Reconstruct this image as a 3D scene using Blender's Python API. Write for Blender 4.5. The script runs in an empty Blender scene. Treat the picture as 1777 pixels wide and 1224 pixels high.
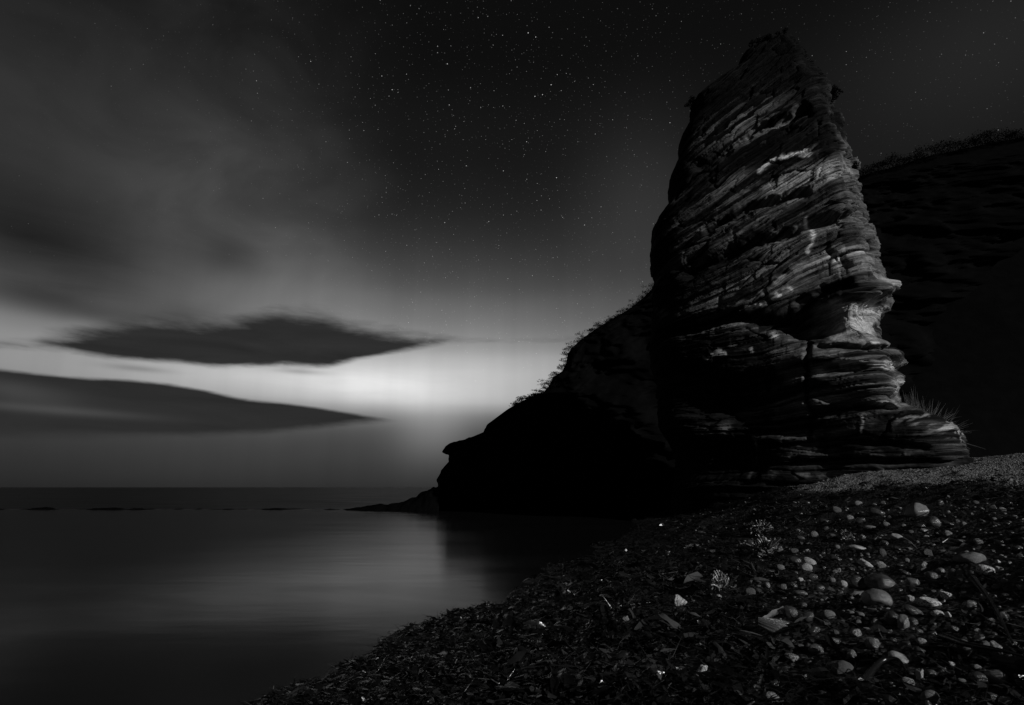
import bpy, bmesh, math, random
import numpy as np
from mathutils import Vector, Matrix

rnd = random.Random(7)
rng = np.random.default_rng(11)
scene = bpy.context.scene
col = scene.collection

# ------------------------------------------------------------------ camera
W, H, F = 1777.0, 1224.0, 987.0            # size of the picture the angles were taken from, focal length in its pixels
EYE = np.array([0.0, 0.0, 1.6])
PITCH = math.atan(234.0 / F)
cam_d = bpy.data.cameras.new('camera')
cam_d.sensor_width = 36.0
cam_d.lens = 36.0 * F / W
cam_d.clip_start, cam_d.clip_end = 0.05, 60000.0
cam = bpy.data.objects.new('camera', cam_d)
cam.location = EYE
cam.rotation_euler = (math.radians(90) + PITCH, 0, 0)
col.objects.link(cam)
scene.camera = cam

# ------------------------------------------------------------------ light
MOON_AZ, MOON_EL = 44.0, 21.0              # degrees right of straight behind the camera, above the horizon
a_, e_ = math.radians(MOON_AZ), math.radians(MOON_EL)
to_moon = Vector((math.sin(a_) * math.cos(e_), -math.cos(a_) * math.cos(e_), math.sin(e_)))
sun_d = bpy.data.lights.new('moon', 'SUN')
sun_d.energy = 3.3
sun_d.angle = math.radians(0.5)
sun_d.color = (1, 1, 1)
sun = bpy.data.objects.new('moon', sun_d)
sun.rotation_euler = to_moon.to_track_quat('Z', 'Y').to_euler()
sun.location = (20, -30, 40)
col.objects.link(sun)

scene.view_settings.view_transform = 'Standard'
scene.view_settings.look = 'None'
scene.view_settings.exposure = 0.0
scene.view_settings.gamma = 1.0
scene.view_settings.use_curve_mapping = False
scene.cycles.use_denoising = True
scene.cycles.max_bounces = 3
scene.cycles.diffuse_bounces = 2
scene.cycles.glossy_bounces = 2


def ray(px, py):
    """world direction of a picture point (arrays allowed)"""
    r = (np.asarray(px, float) - W / 2) / F
    u = (H / 2 - np.asarray(py, float)) / F
    c, s = math.cos(PITCH), math.sin(PITCH)
    return np.stack([r, c - u * s, s + u * c], -1)


def azel(px, py):
    d = ray(px, py)
    return (math.degrees(math.atan2(d[0], d[1])), math.degrees(math.atan2(d[2], math.hypot(d[0], d[1]))))


def project(P):
    P = np.asarray(P, float) - EYE
    c, s = math.cos(PITCH), math.sin(PITCH)
    f = P[..., 1] * c + P[..., 2] * s
    u = -P[..., 1] * s + P[..., 2] * c
    f = np.maximum(f, 1e-3)
    return W / 2 + F * P[..., 0] / f, H / 2 - F * u / f


# ------------------------------------------------------------------ node helpers
class X:
    """a shader value one can do sums with"""
    def __init__(self, tree, sock):
        self.t, self.s = tree, sock

    def _m(self, op, *args, clamp=False):
        n = self.t.nodes.new('ShaderNodeMath')
        n.operation = op
        n.use_clamp = clamp
        for i, a in enumerate((self,) + args):
            if isinstance(a, X):
                self.t.links.new(a.s, n.inputs[i])
            else:
                n.inputs[i].default_value = float(a)
        return X(self.t, n.outputs[0])

    def __add__(self, o): return self._m('ADD', o)
    __radd__ = __add__
    def __sub__(self, o): return self._m('SUBTRACT', o)
    def __rsub__(self, o): return (self * -1.0) + o
    def __mul__(self, o): return self._m('MULTIPLY', o)
    __rmul__ = __mul__
    def __truediv__(self, o): return self._m('DIVIDE', o)
    def pw(self, o): return self._m('POWER', o)
    def clamp(self): return self._m('ADD', 0.0, clamp=True)
    def mx(self, o): return self._m('MAXIMUM', o)
    def mn(self, o): return self._m('MINIMUM', o)

    def step(self, lo, hi):
        n = self.t.nodes.new('ShaderNodeMapRange')
        n.interpolation_type = 'SMOOTHSTEP'
        self.t.links.new(self.s, n.inputs['Value'])
        n.inputs['From Min'].default_value = lo
        n.inputs['From Max'].default_value = hi
        return X(self.t, n.outputs['Result'])

    def curve(self, pts, x0, x1, y0, y1):
        """a free curve through pts, given in real units"""
        u = ((self - x0) / (x1 - x0)).clamp()
        n = self.t.nodes.new('ShaderNodeFloatCurve')
        cm = n.mapping
        c = cm.curves[0]
        pts = sorted(pts)
        q = [((x - x0) / (x1 - x0), (y - y0) / (y1 - y0)) for x, y in pts]
        c.points[0].location, c.points[1].location = q[0], q[-1]
        for p in q[1:-1]:
            c.points.new(*p)
        for p in c.points:
            p.handle_type = 'AUTO_CLAMPED'
        cm.update()
        self.t.links.new(u.s, n.inputs['Value'])
        return X(self.t, n.outputs['Value']) * (y1 - y0) + y0


def noise(tree, vec, scale, detail=3, rough=0.5, dist=0.0):
    n = tree.nodes.new('ShaderNodeTexNoise')
    n.inputs['Scale'].default_value = scale
    n.inputs['Detail'].default_value = detail
    n.inputs['Roughness'].default_value = rough
    n.inputs['Distortion'].default_value = dist
    if vec is not None:
        tree.links.new(vec, n.inputs['Vector'])
    return X(tree, n.outputs['Fac'])


def combine(tree, x, y, z):
    n = tree.nodes.new('ShaderNodeCombineXYZ')
    for i, a in enumerate((x, y, z)):
        if isinstance(a, X):
            tree.links.new(a.s, n.inputs[i])
        else:
            n.inputs[i].default_value = a
    return n.outputs[0]


# ------------------------------------------------------------------ night sky
world = bpy.data.worlds.new('World')
scene.world = world
world.use_nodes = True
world.cycles.sampling_method = 'MANUAL'
world.cycles.sample_map_resolution = 512
wt = world.node_tree
wt.nodes.clear()
tc = wt.nodes.new('ShaderNodeTexCoord')
sep = wt.nodes.new('ShaderNodeSeparateXYZ')
wt.links.new(tc.outputs['Generated'], sep.inputs[0])
dx, dy, dz = (X(wt, sep.outputs[i]) for i in range(3))
AZ = dx._m('ARCTAN2', dy) * (180 / math.pi)          # degrees right of the view
EL = dz.clamp()._m('ARCSINE') * (180 / math.pi)      # degrees above the horizon

sky = wt.nodes.new('ShaderNodeTexSky')
sky.sky_type = 'NISHITA'
sky.sun_disc = False
sky.sun_elevation = math.radians(MOON_EL)
sky.sun_rotation = math.radians(180 - MOON_AZ)
bw = wt.nodes.new('ShaderNodeRGBToBW')
wt.links.new(sky.outputs[0], bw.inputs[0])
air = X(wt, bw.outputs[0])

n_big = noise(wt, combine(wt, AZ * 0.045, EL * 0.11, 0.0), 1.0, 3, 0.5)
n_wisp = noise(wt, combine(wt, AZ * 0.09, EL * 0.55, 3.1), 1.0, 4, 0.55, 0.6)
n_fine = noise(wt, combine(wt, AZ * 0.25, EL * 1.3, 7.7), 1.0, 3, 0.6)


def px_curve(pts, lo=-2, hi=40):
    return AZ.curve([azel(*p) if False else (azel(*p)[0], azel(*p)[1]) for p in pts], -60, 60, lo, hi)


def blob(px, py, sx, sy, tilt=0.0):
    """soft oval round a sky direction; sx, sy in degrees"""
    a, e = azel(px, py)
    u, v = AZ - a, EL - e
    c, s = math.cos(math.radians(tilt)), math.sin(math.radians(tilt))
    p, q = (u * c + v * s) / sx, (v * c - u * s) / sy
    r2 = p * p + q * q
    return (r2 * -1.0)._m('EXPONENT')


def col_el(y):
    return azel(700, y)[1]


prof = [(845, .042), (800, .064), (765, .095), (735, .20), (705, .60), (665, .95), (632, .86), (600, .58), (560, .37),
        (520, .24), (480, .130), (430, .065), (380, .032), (300, .012), (200, .006), (60, .0)]
vert = EL.curve([(col_el(y), v) for y, v in prof] + [(60, 0.0)], -1, 61, 0, 1)
core = blob(650, 670, 7.0, 2.0) * 0.23 + blob(460, 652, 10.0, 1.1) * 0.11 + blob(810, 655, 7.0, 3.2) * 0.07
wide = AZ.curve([(-180 / 3, .22), (azel(60, 650)[0], .31), (azel(300, 650)[0], .41), (azel(560, 650)[0], .49), (azel(760, 650)[0], .50),
                 (azel(900, 640)[0], .44), (azel(1100, 640)[0], .31), (azel(1400, 640)[0], .13), (60, .05)], -60, 60, 0, 1)
shaft = noise(wt, combine(wt, AZ * 0.55, EL * 0.03, 1.7), 1.0, 2, 0.5)
glow = (vert * wide * (0.80 + 0.4 * n_big) + core * (0.75 + 0.5 * n_fine)) * (0.91 + 0.18 * shaft)
ray_beam = blob(752, 735, 3.8, 3.4, 0) * 0.12
glow = glow + ray_beam
# pale high veil over the west half of the sky, torn open towards the stars
a0, e0 = azel(560, 300)
edge = (AZ - a0) - (EL - e0) * -0.42 + (n_big - 0.5) * 16.0
edge = edge / (1.0 + (EL - 20.0).mx(0.0) * 0.14)
veil = (1.0 - edge.step(-3.5, 4.0)) * EL.curve([(0, .0), (12, .014), (20, .034), (26, .036), (34, .020), (45, .011), (61, .006)], -1, 61, 0, 1)
n_bil = noise(wt, combine(wt, AZ * 0.10, EL * 0.15, 5.5), 1.0, 4, 0.5, 0.5)
veil = veil * (0.15 + 0.7 * n_big + 1.3 * n_bil.step(0.25, 0.75) * 0.75) * (0.5 + 0.5 * AZ.step(-44.0, -26.0))
veil = veil + blob(1120, 360, 7, 7, 35) * 0.020 + blob(1720, 80, 12, 6) * 0.012
dark_w = (1.0 - 0.85 * (blob(60, 415, 13, 5.2, -12)) * (0.85 + 0.3 * n_wisp) - 0.35 * blob(400, 440, 2.6, 1.8) - 0.32 * blob(50, 515, 5, 1.1)).clamp()

up1 = px_curve([(-200, 612), (30, 606), (90, 588), (160, 574), (220, 564), (300, 560), (380, 560), (440, 551), (500, 546), (560, 553),
                (620, 572), (700, 583), (752, 592), (790, 600), (900, 604)])
lo1 = px_curve([(-200, 606), (30, 598), (100, 601), (200, 620), (300, 626), (380, 632), (480, 630), (570, 632), (620, 622),
                (680, 609), (752, 595), (790, 591), (900, 590)])
n_rag = noise(wt, combine(wt, AZ * 0.5, EL * 1.6, 11.3), 1.0, 4, 0.65, 0.4)
wob = (n_wisp - 0.5) * 1.1 + (n_fine - 0.5) * 0.8 + (n_rag - 0.5) * 0.45
m1 = ((up1 + wob * 1.5 + 1.15 - EL) / 2.2 + 0.05).step(0.0, 1.0) * ((EL - lo1 + wob * 0.6 + 0.45) / 0.8 + 0.1).step(0.0, 1.0)
up2 = px_curve([(-300, 612), (36, 643), (120, 652), (240, 659), (330, 671), (420, 690), (520, 701), (620, 718), (690, 730), (760, 742), (900, 750)])
lo2 = px_curve([(-300, 762), (36, 759), (300, 757), (450, 752), (560, 742), (640, 734), (690, 729), (760, 728), (900, 728)])
m2 = ((up2 + wob * 0.32 - EL) / 0.45 + 0.3).step(0.0, 1.0) * ((EL - lo2 + wob * 0.5) / 0.9 + 0.4).step(0.0, 1.0)
slit = blob(70, 711, 6.5, 0.35, -1.0) * 0.65 + blob(40, 690, 3.5, 0.9, -8.0) * 0.3 + blob(300, 762, 12, 0.35, 0.0) * 0.4
m2 = (m2 * (1.0 - slit)).clamp()
wisps = blob(190, 548, 5, 0.7, 3) * 0.35 + blob(240, 640, 2.4, 0.28) * 0.35 + blob(520, 645, 2.2, 0.26) * 0.35 + blob(320, 545, 4, 0.9, 4) * 0.35
clear = (1.0 - m1) * (1.0 - m2) * (1.0 - wisps)
back = (glow + veil) * dark_w * clear
lit_cloud = m1 * 0.017 * (0.35 + 1.3 * n_wisp) + m2 * 0.015 * (0.45 + 1.1 * n_wisp)


def stars(scale, rad, gain, seed):
    v = wt.nodes.new('ShaderNodeTexVoronoi')
    v.voronoi_dimensions = '4D'
    v.inputs['Scale'].default_value = scale
    v.inputs['W'].default_value = seed
    wt.links.new(tc.outputs['Generated'], v.inputs['Vector'])
    v.voronoi_dimensions = '3D'
    d = X(wt, v.outputs['Distance'])
    s2 = wt.nodes.new('ShaderNodeSeparateColor')
    wt.links.new(v.outputs['Color'], s2.inputs[0])
    b = X(wt, s2.outputs[0])
    r = rad * scale
    return (1.0 - d.step(r * 0.45, r)) * b.pw(3.0) * gain


star = stars(80.0, 0.0007, 1.0, 0.0) + stars(140.0, 0.0006, 0.6, 0.0) + stars(260.0, 0.0006, 0.2, 0.0)
a1, _ = azel(850, 300)
au = (AZ - a1) / 20.0
star_where = (0.35 + 0.65 * (au * au * -1.0)._m('EXPONENT')) * (0.22 + 0.78 * edge.step(-9.0, 4.0)) * EL.step(5.0, 16.0) * clear * (1.0 - core.clamp())
total = air * 0.0013 + 0.0026 + back + lit_cloud + star * star_where
bg = wt.nodes.new('ShaderNodeBackground')
bg.inputs['Strength'].default_value = 1.0
wt.links.new(combine(wt, total, total, total), bg.inputs['Color'])
wo = wt.nodes.new('ShaderNodeOutputWorld')
wt.links.new(bg.outputs[0], wo.inputs['Surface'])


# ------------------------------------------------------------------ numpy noise
def _hash(ix, iy, iz, seed):
    h = (ix.astype(np.int64) * 374761393 + iy.astype(np.int64) * 668265263 + iz.astype(np.int64) * 2147483647 + seed * 144665) & 0xffffffff
    h = ((h ^ (h >> 13)) * 1274126177) & 0xffffffff
    h = ((h ^ (h >> 16)) * 2246822519) & 0xffffffff
    return ((h ^ (h >> 15)) & 0xffffff) / float(0xffffff)


def vnoise(x, y, z, seed=0):
    x, y, z = np.broadcast_arrays(np.asarray(x, float), np.asarray(y, float), np.asarray(z, float))
    ix, iy, iz = np.floor(x), np.floor(y), np.floor(z)
    fx, fy, fz = x - ix, y - iy, z - iz
    fx, fy, fz = (f * f * f * (f * (f * 6 - 15) + 10) for f in (fx, fy, fz))
    out = 0
    for a in (0, 1):
        for b in (0, 1):
            for c in (0, 1):
                w = (fx if a else 1 - fx) * (fy if b else 1 - fy) * (fz if c else 1 - fz)
                out = out + w * _hash(ix + a, iy + b, iz + c, seed)
    return out * 2 - 1


def fbm(x, y, z, oct=4, seed=0, gain=0.5):
    s, a = 0, 1.0
    for o in range(oct):
        k = 2.03 ** o
        s = s + a * vnoise(x * k + 17.3 * o, y * k + 5.1 * o, z * k - 9.7 * o, seed + o)
        a *= gain
    return s


def cells(x, y, z, seed=0):
    """random value of the nearest cell, and the gap to the next one"""
    ix, iy, iz = np.floor(x), np.floor(y), np.floor(z)
    d1 = np.full(x.shape, 9.0)
    d2 = np.full(x.shape, 9.0)
    v1 = np.zeros(x.shape)
    for a in (-1, 0, 1):
        for b in (-1, 0, 1):
            for c in (-1, 0, 1):
                jx, jy, jz = ix + a, iy + b, iz + c
                d = np.sqrt((jx + _hash(jx, jy, jz, seed) - x) ** 2 + (jy + _hash(jx, jy, jz, seed + 1) - y) ** 2 + (jz + _hash(jx, jy, jz, seed + 2) - z) ** 2)
                near = d < d1
                d2 = np.where(near, d1, np.minimum(d2, d))
                v1 = np.where(near, _hash(jx, jy, jz, seed + 3), v1)
                d1 = np.where(near, d, d1)
    return v1, d2 - d1


def sstep(a, b, x):
    t = np.clip((x - a) / (b - a), 0, 1)
    return t * t * (3 - 2 * t)


# ------------------------------------------------------------------ mesh helpers
def mesh_from(name, V, Fa, smooth=True, attrs=None):
    V = np.ascontiguousarray(V, np.float32).reshape(-1, 3)
    Fa = np.ascontiguousarray(Fa, np.int32)
    k = Fa.shape[1]
    me = bpy.data.meshes.new(name)
    me.vertices.add(len(V))
    me.vertices.foreach_set('co', V.ravel())
    me.loops.add(Fa.size)
    me.loops.foreach_set('vertex_index', Fa.ravel())
    me.polygons.add(len(Fa))
    me.polygons.foreach_set('loop_start', np.arange(0, Fa.size, k, dtype=np.int32))
    me.polygons.foreach_set('use_smooth', np.full(len(Fa), smooth))
    for an, av in (attrs or {}).items():
        at = me.attributes.new(an, 'FLOAT', 'POINT')
        at.data.foreach_set('value', np.ascontiguousarray(av, np.float32).ravel())
    me.update(calc_edges=True)
    me.validate()
    return me


def grid_faces(n, m, wrap=False):
    i = np.arange(n - 1)[:, None]
    j = np.arange(m if wrap else m - 1)[None, :]
    j2 = (j + 1) % m
    return np.stack([i * m + j, i * m + j2, (i + 1) * m + j2, (i + 1) * m + j], -1).reshape(-1, 4)


def link(name, me, mat=None, parent=None, **props):
    o = bpy.data.objects.new(name, me)
    col.objects.link(o)
    if mat is not None and me is not None and len(me.materials) == 0:
        me.materials.append(mat)
    if parent is not None:
        o.parent = parent
    for k, v in props.items():
        o[k] = v
    return o


# ------------------------------------------------------------------ materials
def new_mat(name):
    m = bpy.data.materials.new(name)
    m.use_nodes = True
    t = m.node_tree
    b = t.nodes['Principled BSDF']
    return m, t, b


def obj_vec(t, scale=(1, 1, 1)):
    g = t.nodes.new('ShaderNodeNewGeometry')
    mp = t.nodes.new('ShaderNodeMapping')
    mp.inputs['Scale'].default_value = scale
    t.links.new(g.outputs['Position'], mp.inputs['Vector'])
    return mp.outputs[0]


def attr(t, name):
    n = t.nodes.new('ShaderNodeAttribute')
    n.attribute_name = name
    return X(t, n.outputs['Fac'])


def grey(t, b, v):
    t.links.new(combine(t, v, v, v), b.inputs['Base Color'])


def bump(t, b, h, dist, strength=1.0):
    n = t.nodes.new('ShaderNodeBump')
    n.inputs['Distance'].default_value = dist
    n.inputs['Strength'].default_value = strength
    t.links.new(h.s, n.inputs['Height'])
    t.links.new(n.outputs[0], b.inputs['Normal'])


def rock_material():
    m, t, b = new_mat('sandstone')
    v = obj_vec(t)
    flat = obj_vec(t, (1, 1, 3.5))
    s = t.nodes.new('ShaderNodeSeparateXYZ')
    t.links.new(v, s.inputs[0])
    bed = combine(t, X(t, s.outputs[0]) * 0.28, X(t, s.outputs[1]) * 0.28, attr(t, 'bed') * 5.0)
    n1, n2, n3 = noise(t, bed, 1.6, 4, 0.6), noise(t, v, 14, 3, 0.6), noise(t, bed, 4.5, 3, 0.65)
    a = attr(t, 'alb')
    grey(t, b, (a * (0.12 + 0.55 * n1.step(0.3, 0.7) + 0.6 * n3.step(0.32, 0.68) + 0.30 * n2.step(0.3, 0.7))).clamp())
    b.inputs['Roughness'].default_value = 0.9
    b.inputs['Specular IOR Level'].default_value = 0.04
    bump(t, b, n3 * 0.7 + n2 * 0.08 + n1 * 0.7, 0.08, 1.0)
    return m


def dark_mat(name, lo, hi, scale, rough=0.9, spec=0.15, bd=0.1):
    m, t, b = new_mat(name)
    v = obj_vec(t)
    n1 = noise(t, v, scale, 5, 0.6)
    grey(t, b, n1 * (hi - lo) + lo)
    b.inputs['Roughness'].default_value = rough
    b.inputs['Specular IOR Level'].default_value = spec
    bump(t, b, n1, bd, 0.8)
    return m


M_ROCK = rock_material()
M_TURF = dark_mat('dark_turf', 0.0015, 0.0045, 0.8, 0.95, 0.0, 0.08)
M_SKERRY = dark_mat('wet_dark_rock', 0.001, 0.0035, 1.5, 0.9, 0.0, 0.05)


def sea_material():
    m, t, b = new_mat('sea_water')
    g = t.nodes.new('ShaderNodeNewGeometry')
    s = t.nodes.new('ShaderNodeSeparateXYZ')
    t.links.new(g.outputs['Position'], s.inputs[0])
    py = X(t, s.outputs[1])
    open_sea = py.step(41.0, 47.0)                   # outside the reef the swell is not broken
    v = obj_vec(t, (0.35, 1.0, 1.0))
    n1, n2 = noise(t, v, 0.55, 4, 0.5), noise(t, v, 3.0, 3, 0.5)
    drift = noise(t, obj_vec(t, (0.10, 0.34, 1)), 1.0, 4, 0.6, 0.8)
    grey(t, b, 0.003 + 0.004 * n1)
    b.inputs['IOR'].default_value = 1.33
    r = 0.13 + drift.step(0.35, 0.75) * 0.06 + open_sea * 0.2
    b.inputs['Specular IOR Level'].default_value = 0.22
    t.links.new(r.s, b.inputs['Roughness'])
    bump(t, b, n1 * 0.7 + n2 * 0.12, 0.05, 0.18)
    # vignette-like darkening painted into the water: a share of the surface shows no mirror
    df = t.nodes.new('ShaderNodeBsdfDiffuse')
    df.inputs['Color'].default_value = (0.003, 0.003, 0.003, 1)
    mx = t.nodes.new('ShaderNodeMixShader')
    glow_patch = X(t, s.outputs[0]).step(-9.0, -2.5) * py.step(6.5, 13.0)      # darkened less beside the headland, to keep the glow's reflection bright
    f = 0.58 - glow_patch * 0.34 + open_sea * 0.04 + drift * 0.14
    t.links.new(f.s, mx.inputs[0])
    t.links.new(b.outputs[0], mx.inputs[1])
    t.links.new(df.outputs[0], mx.inputs[2])
    t.links.new(mx.outputs[0], t.nodes['Material Output'].inputs['Surface'])
    return m


M_SEA = sea_material()


def beach_material():
    m, t, b = new_mat('beach_ground')
    v = obj_vec(t)
    w = attr(t, 'wrack')                            # 1 under the seaweed, 0 on the bare shingle above it
    n1, n2 = noise(t, v, 9, 5, 0.65), noise(t, v, 40, 3, 0.6)
    vo = t.nodes.new('ShaderNodeTexVoronoi')
    vo.inputs['Scale'].default_value = 22
    t.links.new(v, vo.inputs['Vector'])
    cell = X(t, vo.outputs['Distance'])
    shingle = 0.05 + 0.16 * n1 * n1 + 0.08 * n2
    peat = 0.004 + 0.012 * n1
    grey(t, b, shingle * (1.0 - w) + peat * w)
    r = 0.85 - w * 0.35
    t.links.new(r.s, b.inputs['Roughness'])
    b.inputs['Specular IOR Level'].default_value = 0.15
    bump(t, b, (1.0 - cell) * 0.8 + n1 * 0.8, 0.06, 1.0)
    return m


M_BEACH = beach_material()


def weed_material(name, lo, hi, rough, spec=0.5):
    m, t, b = new_mat(name)
    v = obj_vec(t)
    n1 = noise(t, v, 6, 4, 0.6)
    a = attr(t, 'tone')
    grey(t, b, (a * (hi - lo) + lo) * (0.55 + 0.9 * n1))
    b.inputs['Roughness'].default_value = rough
    b.inputs['Specular IOR Level'].default_value = spec
    bump(t, b, noise(t, v, 70, 2, 0.5), 0.004, 0.6)
    return m


M_WEED = weed_material('wet_seaweed', 0.003, 0.07, 0.26, 0.45)
M_STRAW = weed_material('dry_grass_blade', 0.03, 0.13, 0.8, 0.1)
M_LEAF = weed_material('scrub_leaf', 0.002, 0.007, 0.9, 0.0)
M_STEM = dark_mat('woody_stem', 0.02, 0.05, 8)

_stone_mats = {}


def stone_material(alb, kind):
    """kind: plain, speckle (pale crystals), crust (white barnacled), vein, stripe"""
    key = (round(alb, 2), kind)
    if key in _stone_mats:
        return _stone_mats[key]
    m, t, b = new_mat('stone_%s_%02d' % (kind, int(alb * 100)))
    c = t.nodes.new('ShaderNodeTexCoord').outputs['Object']
    n1, n2 = noise(t, c, 3.0, 4, 0.6), noise(t, c, 22, 3, 0.7)
    base = alb * 0.62 * (0.35 + 1.3 * n1)
    rough = 0.22
    if kind == 'speckle':
        base = base * (0.45 + 1.1 * n2)
        rough = 0.6
    elif kind == 'crust':
        k = noise(t, c, 5.0, 5, 0.75).step(0.40, 0.56)
        base = k * alb * (0.5 + n2) + 0.03
        rough = 0.85
    elif kind == 'vein':
        k = (n1 - 0.5)._m('ABSOLUTE').step(0.0, 0.045)
        base = base * k + (1.0 - k) * 0.45
        rough = 0.6
    elif kind == 'stripe':
        s = t.nodes.new('ShaderNodeSeparateXYZ')
        t.links.new(c, s.inputs[0])
        wv = ((X(t, s.outputs[2]) * 13.0 + n1 * 5.0)._m('SINE')) * 0.5 + 0.5
        base = base * (0.8 + 0.35 * wv)
    grey(t, b, base.clamp())
    b.inputs['Roughness'].default_value = rough
    b.inputs['Specular IOR Level'].default_value = 0.5 if rough < 0.5 else 0.25
    bump(t, b, n2, 0.008 if rough < 0.5 else 0.09, 0.5)
    _stone_mats[key] = m
    return m


# ------------------------------------------------------------------ sea
def shore_x(y):
    return np.interp(y, [-6, 0, 4.6, 5.2, 7.7, 10.5, 13.9, 20, 28, 36, 46], [-5.6, -3.6, -1.95, -1.5, -0.85, 0.3, 1.6, 3.7, 6.0, 8.4, 10.5])


link('sea', mesh_from('sea', np.array([[-30000, -2000, 0], [30000, -2000, 0], [30000, 50000, 0], [-30000, 50000, 0]], float),
                      np.array([[0, 1, 2, 3]])), M_SEA, kind='structure')


# ------------------------------------------------------------------ beach
def beach_s(x, y):
    return (x - shore_x(y)) * 0.93


def beach_z(x, y, fine=True):
    x, y = np.asarray(x, float), np.asarray(y, float)
    s = beach_s(x, y) + 0.35 * vnoise(x * 0.35, y * 0.35, 0.0, 40) + 0.22 * vnoise(x * 1.3, y * 1.3, 0.0, 41) + 0.10 * vnoise(x * 4, y * 4, 0.0, 42)
    z = np.interp(s, [-30, -6, 0, 4, 7.5, 8.6, 9.4, 12, 15, 20, 40, 90], [-4, -0.7, 0, 0.6, 1.28, 1.55, 1.62, 2.25, 2.95, 3.25, 4.2, 6.0])
    z = z + 0.55 * sstep(12, 23, y) * sstep(1.5, 6.0, s) * sstep(14, 9, s)
    z = z + 0.10 * np.exp(-(((x + 0.15) / 0.9) ** 2 + ((y - 6.9) / 0.9) ** 2))
    if fine:
        k = sstep(-0.5, 1.0, s)
        z = z + k * (0.05 * fbm(x * 1.1, y * 1.1, 0.0, 2, 43) + 0.022 * fbm(x * 4.5, y * 4.5, 0.0, 3, 45))
    return z


def wrack_mask(x, y):
    s = beach_s(x, y) + 0.8 * vnoise(x * 0.3, y * 0.3, 3.0, 47) + 0.3 * vnoise(x * 1.1, y * 1.1, 3.0, 48)
    return 1 - sstep(8.3, 9.2, s + 3.2 * sstep(13, 24, y))


yy = np.concatenate([np.linspace(-4, 2, 40, endpoint=False), np.linspace(2, 9, 330, endpoint=False), np.linspace(9, 20, 190, endpoint=False), np.linspace(20, 50, 150)])
uu = np.concatenate([np.linspace(-5, 0, 40, endpoint=False), np.linspace(0, 9.5, 330, endpoint=False), np.linspace(9.5, 22, 150, endpoint=False), np.linspace(22, 80, 40)])
gy, gu = np.meshgrid(yy, uu, indexing='ij')
gx = shore_x(gy) + gu / 0.93
gz = beach_z(gx, gy)
me = mesh_from('beach', np.stack([gx, gy, gz], -1), grid_faces(*gx.shape), True, {'wrack': wrack_mask(gx, gy)})
link('beach', me, M_BEACH, kind='structure')


def hit_beach(px, py):
    """where the line of sight of a picture point meets the beach"""
    d = ray(px, py)
    d = d / d[..., 1:2]
    t = np.linspace(1.4, 45, 3000)
    P = EYE + d[None] * t[:, None]
    below = P[:, 2] < beach_z(P[:, 0], P[:, 1])
    k = int(np.argmax(below)) if below.any() else len(t) - 1
    return P[k]


# ------------------------------------------------------------------ sea stack
AX = azel(1345, 846)[0]
E1 = np.array([math.cos(math.radians(AX)), -math.sin(math.radians(AX)), 0])
E2 = np.array([math.sin(math.radians(AX)), math.cos(math.radians(AX)), 0])
DIST = 31.5


def stack_plane(px, py, depth=0.0):
    """lateral and height of a picture point on the upright plane through the stack"""
    d = ray(px, py)
    t = (DIST + depth) / (d @ E2)
    P = EYE + d * np.asarray(t)[..., None]
    return P @ E1, P[..., 2]


def stack_point(px, py, depth=0.0):
    l, z = stack_plane(np.array([px]), np.array([py]), depth)
    return E1 * l[0] + E2 * (DIST + depth) + np.array([0, 0, z[0]])


LEFT = [(1330, 57), (1306, 62), (1298, 72), (1294, 84), (1284, 100), (1276, 118), (1258, 128), (1240, 140), (1222, 154), (1204, 172), (1197, 193), (1200, 206), (1185, 228),
        (1178, 250), (1178, 276), (1169, 300), (1162, 320), (1161, 345), (1163, 366), (1148, 386), (1138, 405), (1133, 425), (1131, 450),
        (1135, 475), (1141, 492), (1136, 560), (1132, 640), (1140, 700), (1156, 760), (1170, 800), (1170, 870), (1165, 900)]
RIGHT = [(1366, 56), (1374, 60), (1377, 72), (1391, 86), (1409, 98), (1416, 112), (1421, 131), (1430, 146), (1446, 150), (1451, 162), (1448, 176), (1455, 196), (1463, 220),
         (1467, 242), (1472, 262), (1480, 288), (1475, 300), (1486, 310), (1491, 328), (1496, 350), (1500, 372), (1508, 400), (1515, 425), (1518, 450),
         (1521, 472), (1536, 482), (1539, 510), (1537, 536), (1524, 545), (1527, 570), (1530, 594), (1546, 604), (1564, 618), (1566, 632), (1550, 641),
         (1563, 652), (1561, 666), (1548, 674), (1557, 690), (1552, 706), (1580, 716), (1610, 731), (1640, 752), (1660, 780), (1668, 802), (1672, 830), (1675, 900)]
NR, NC = 860, 640


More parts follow.
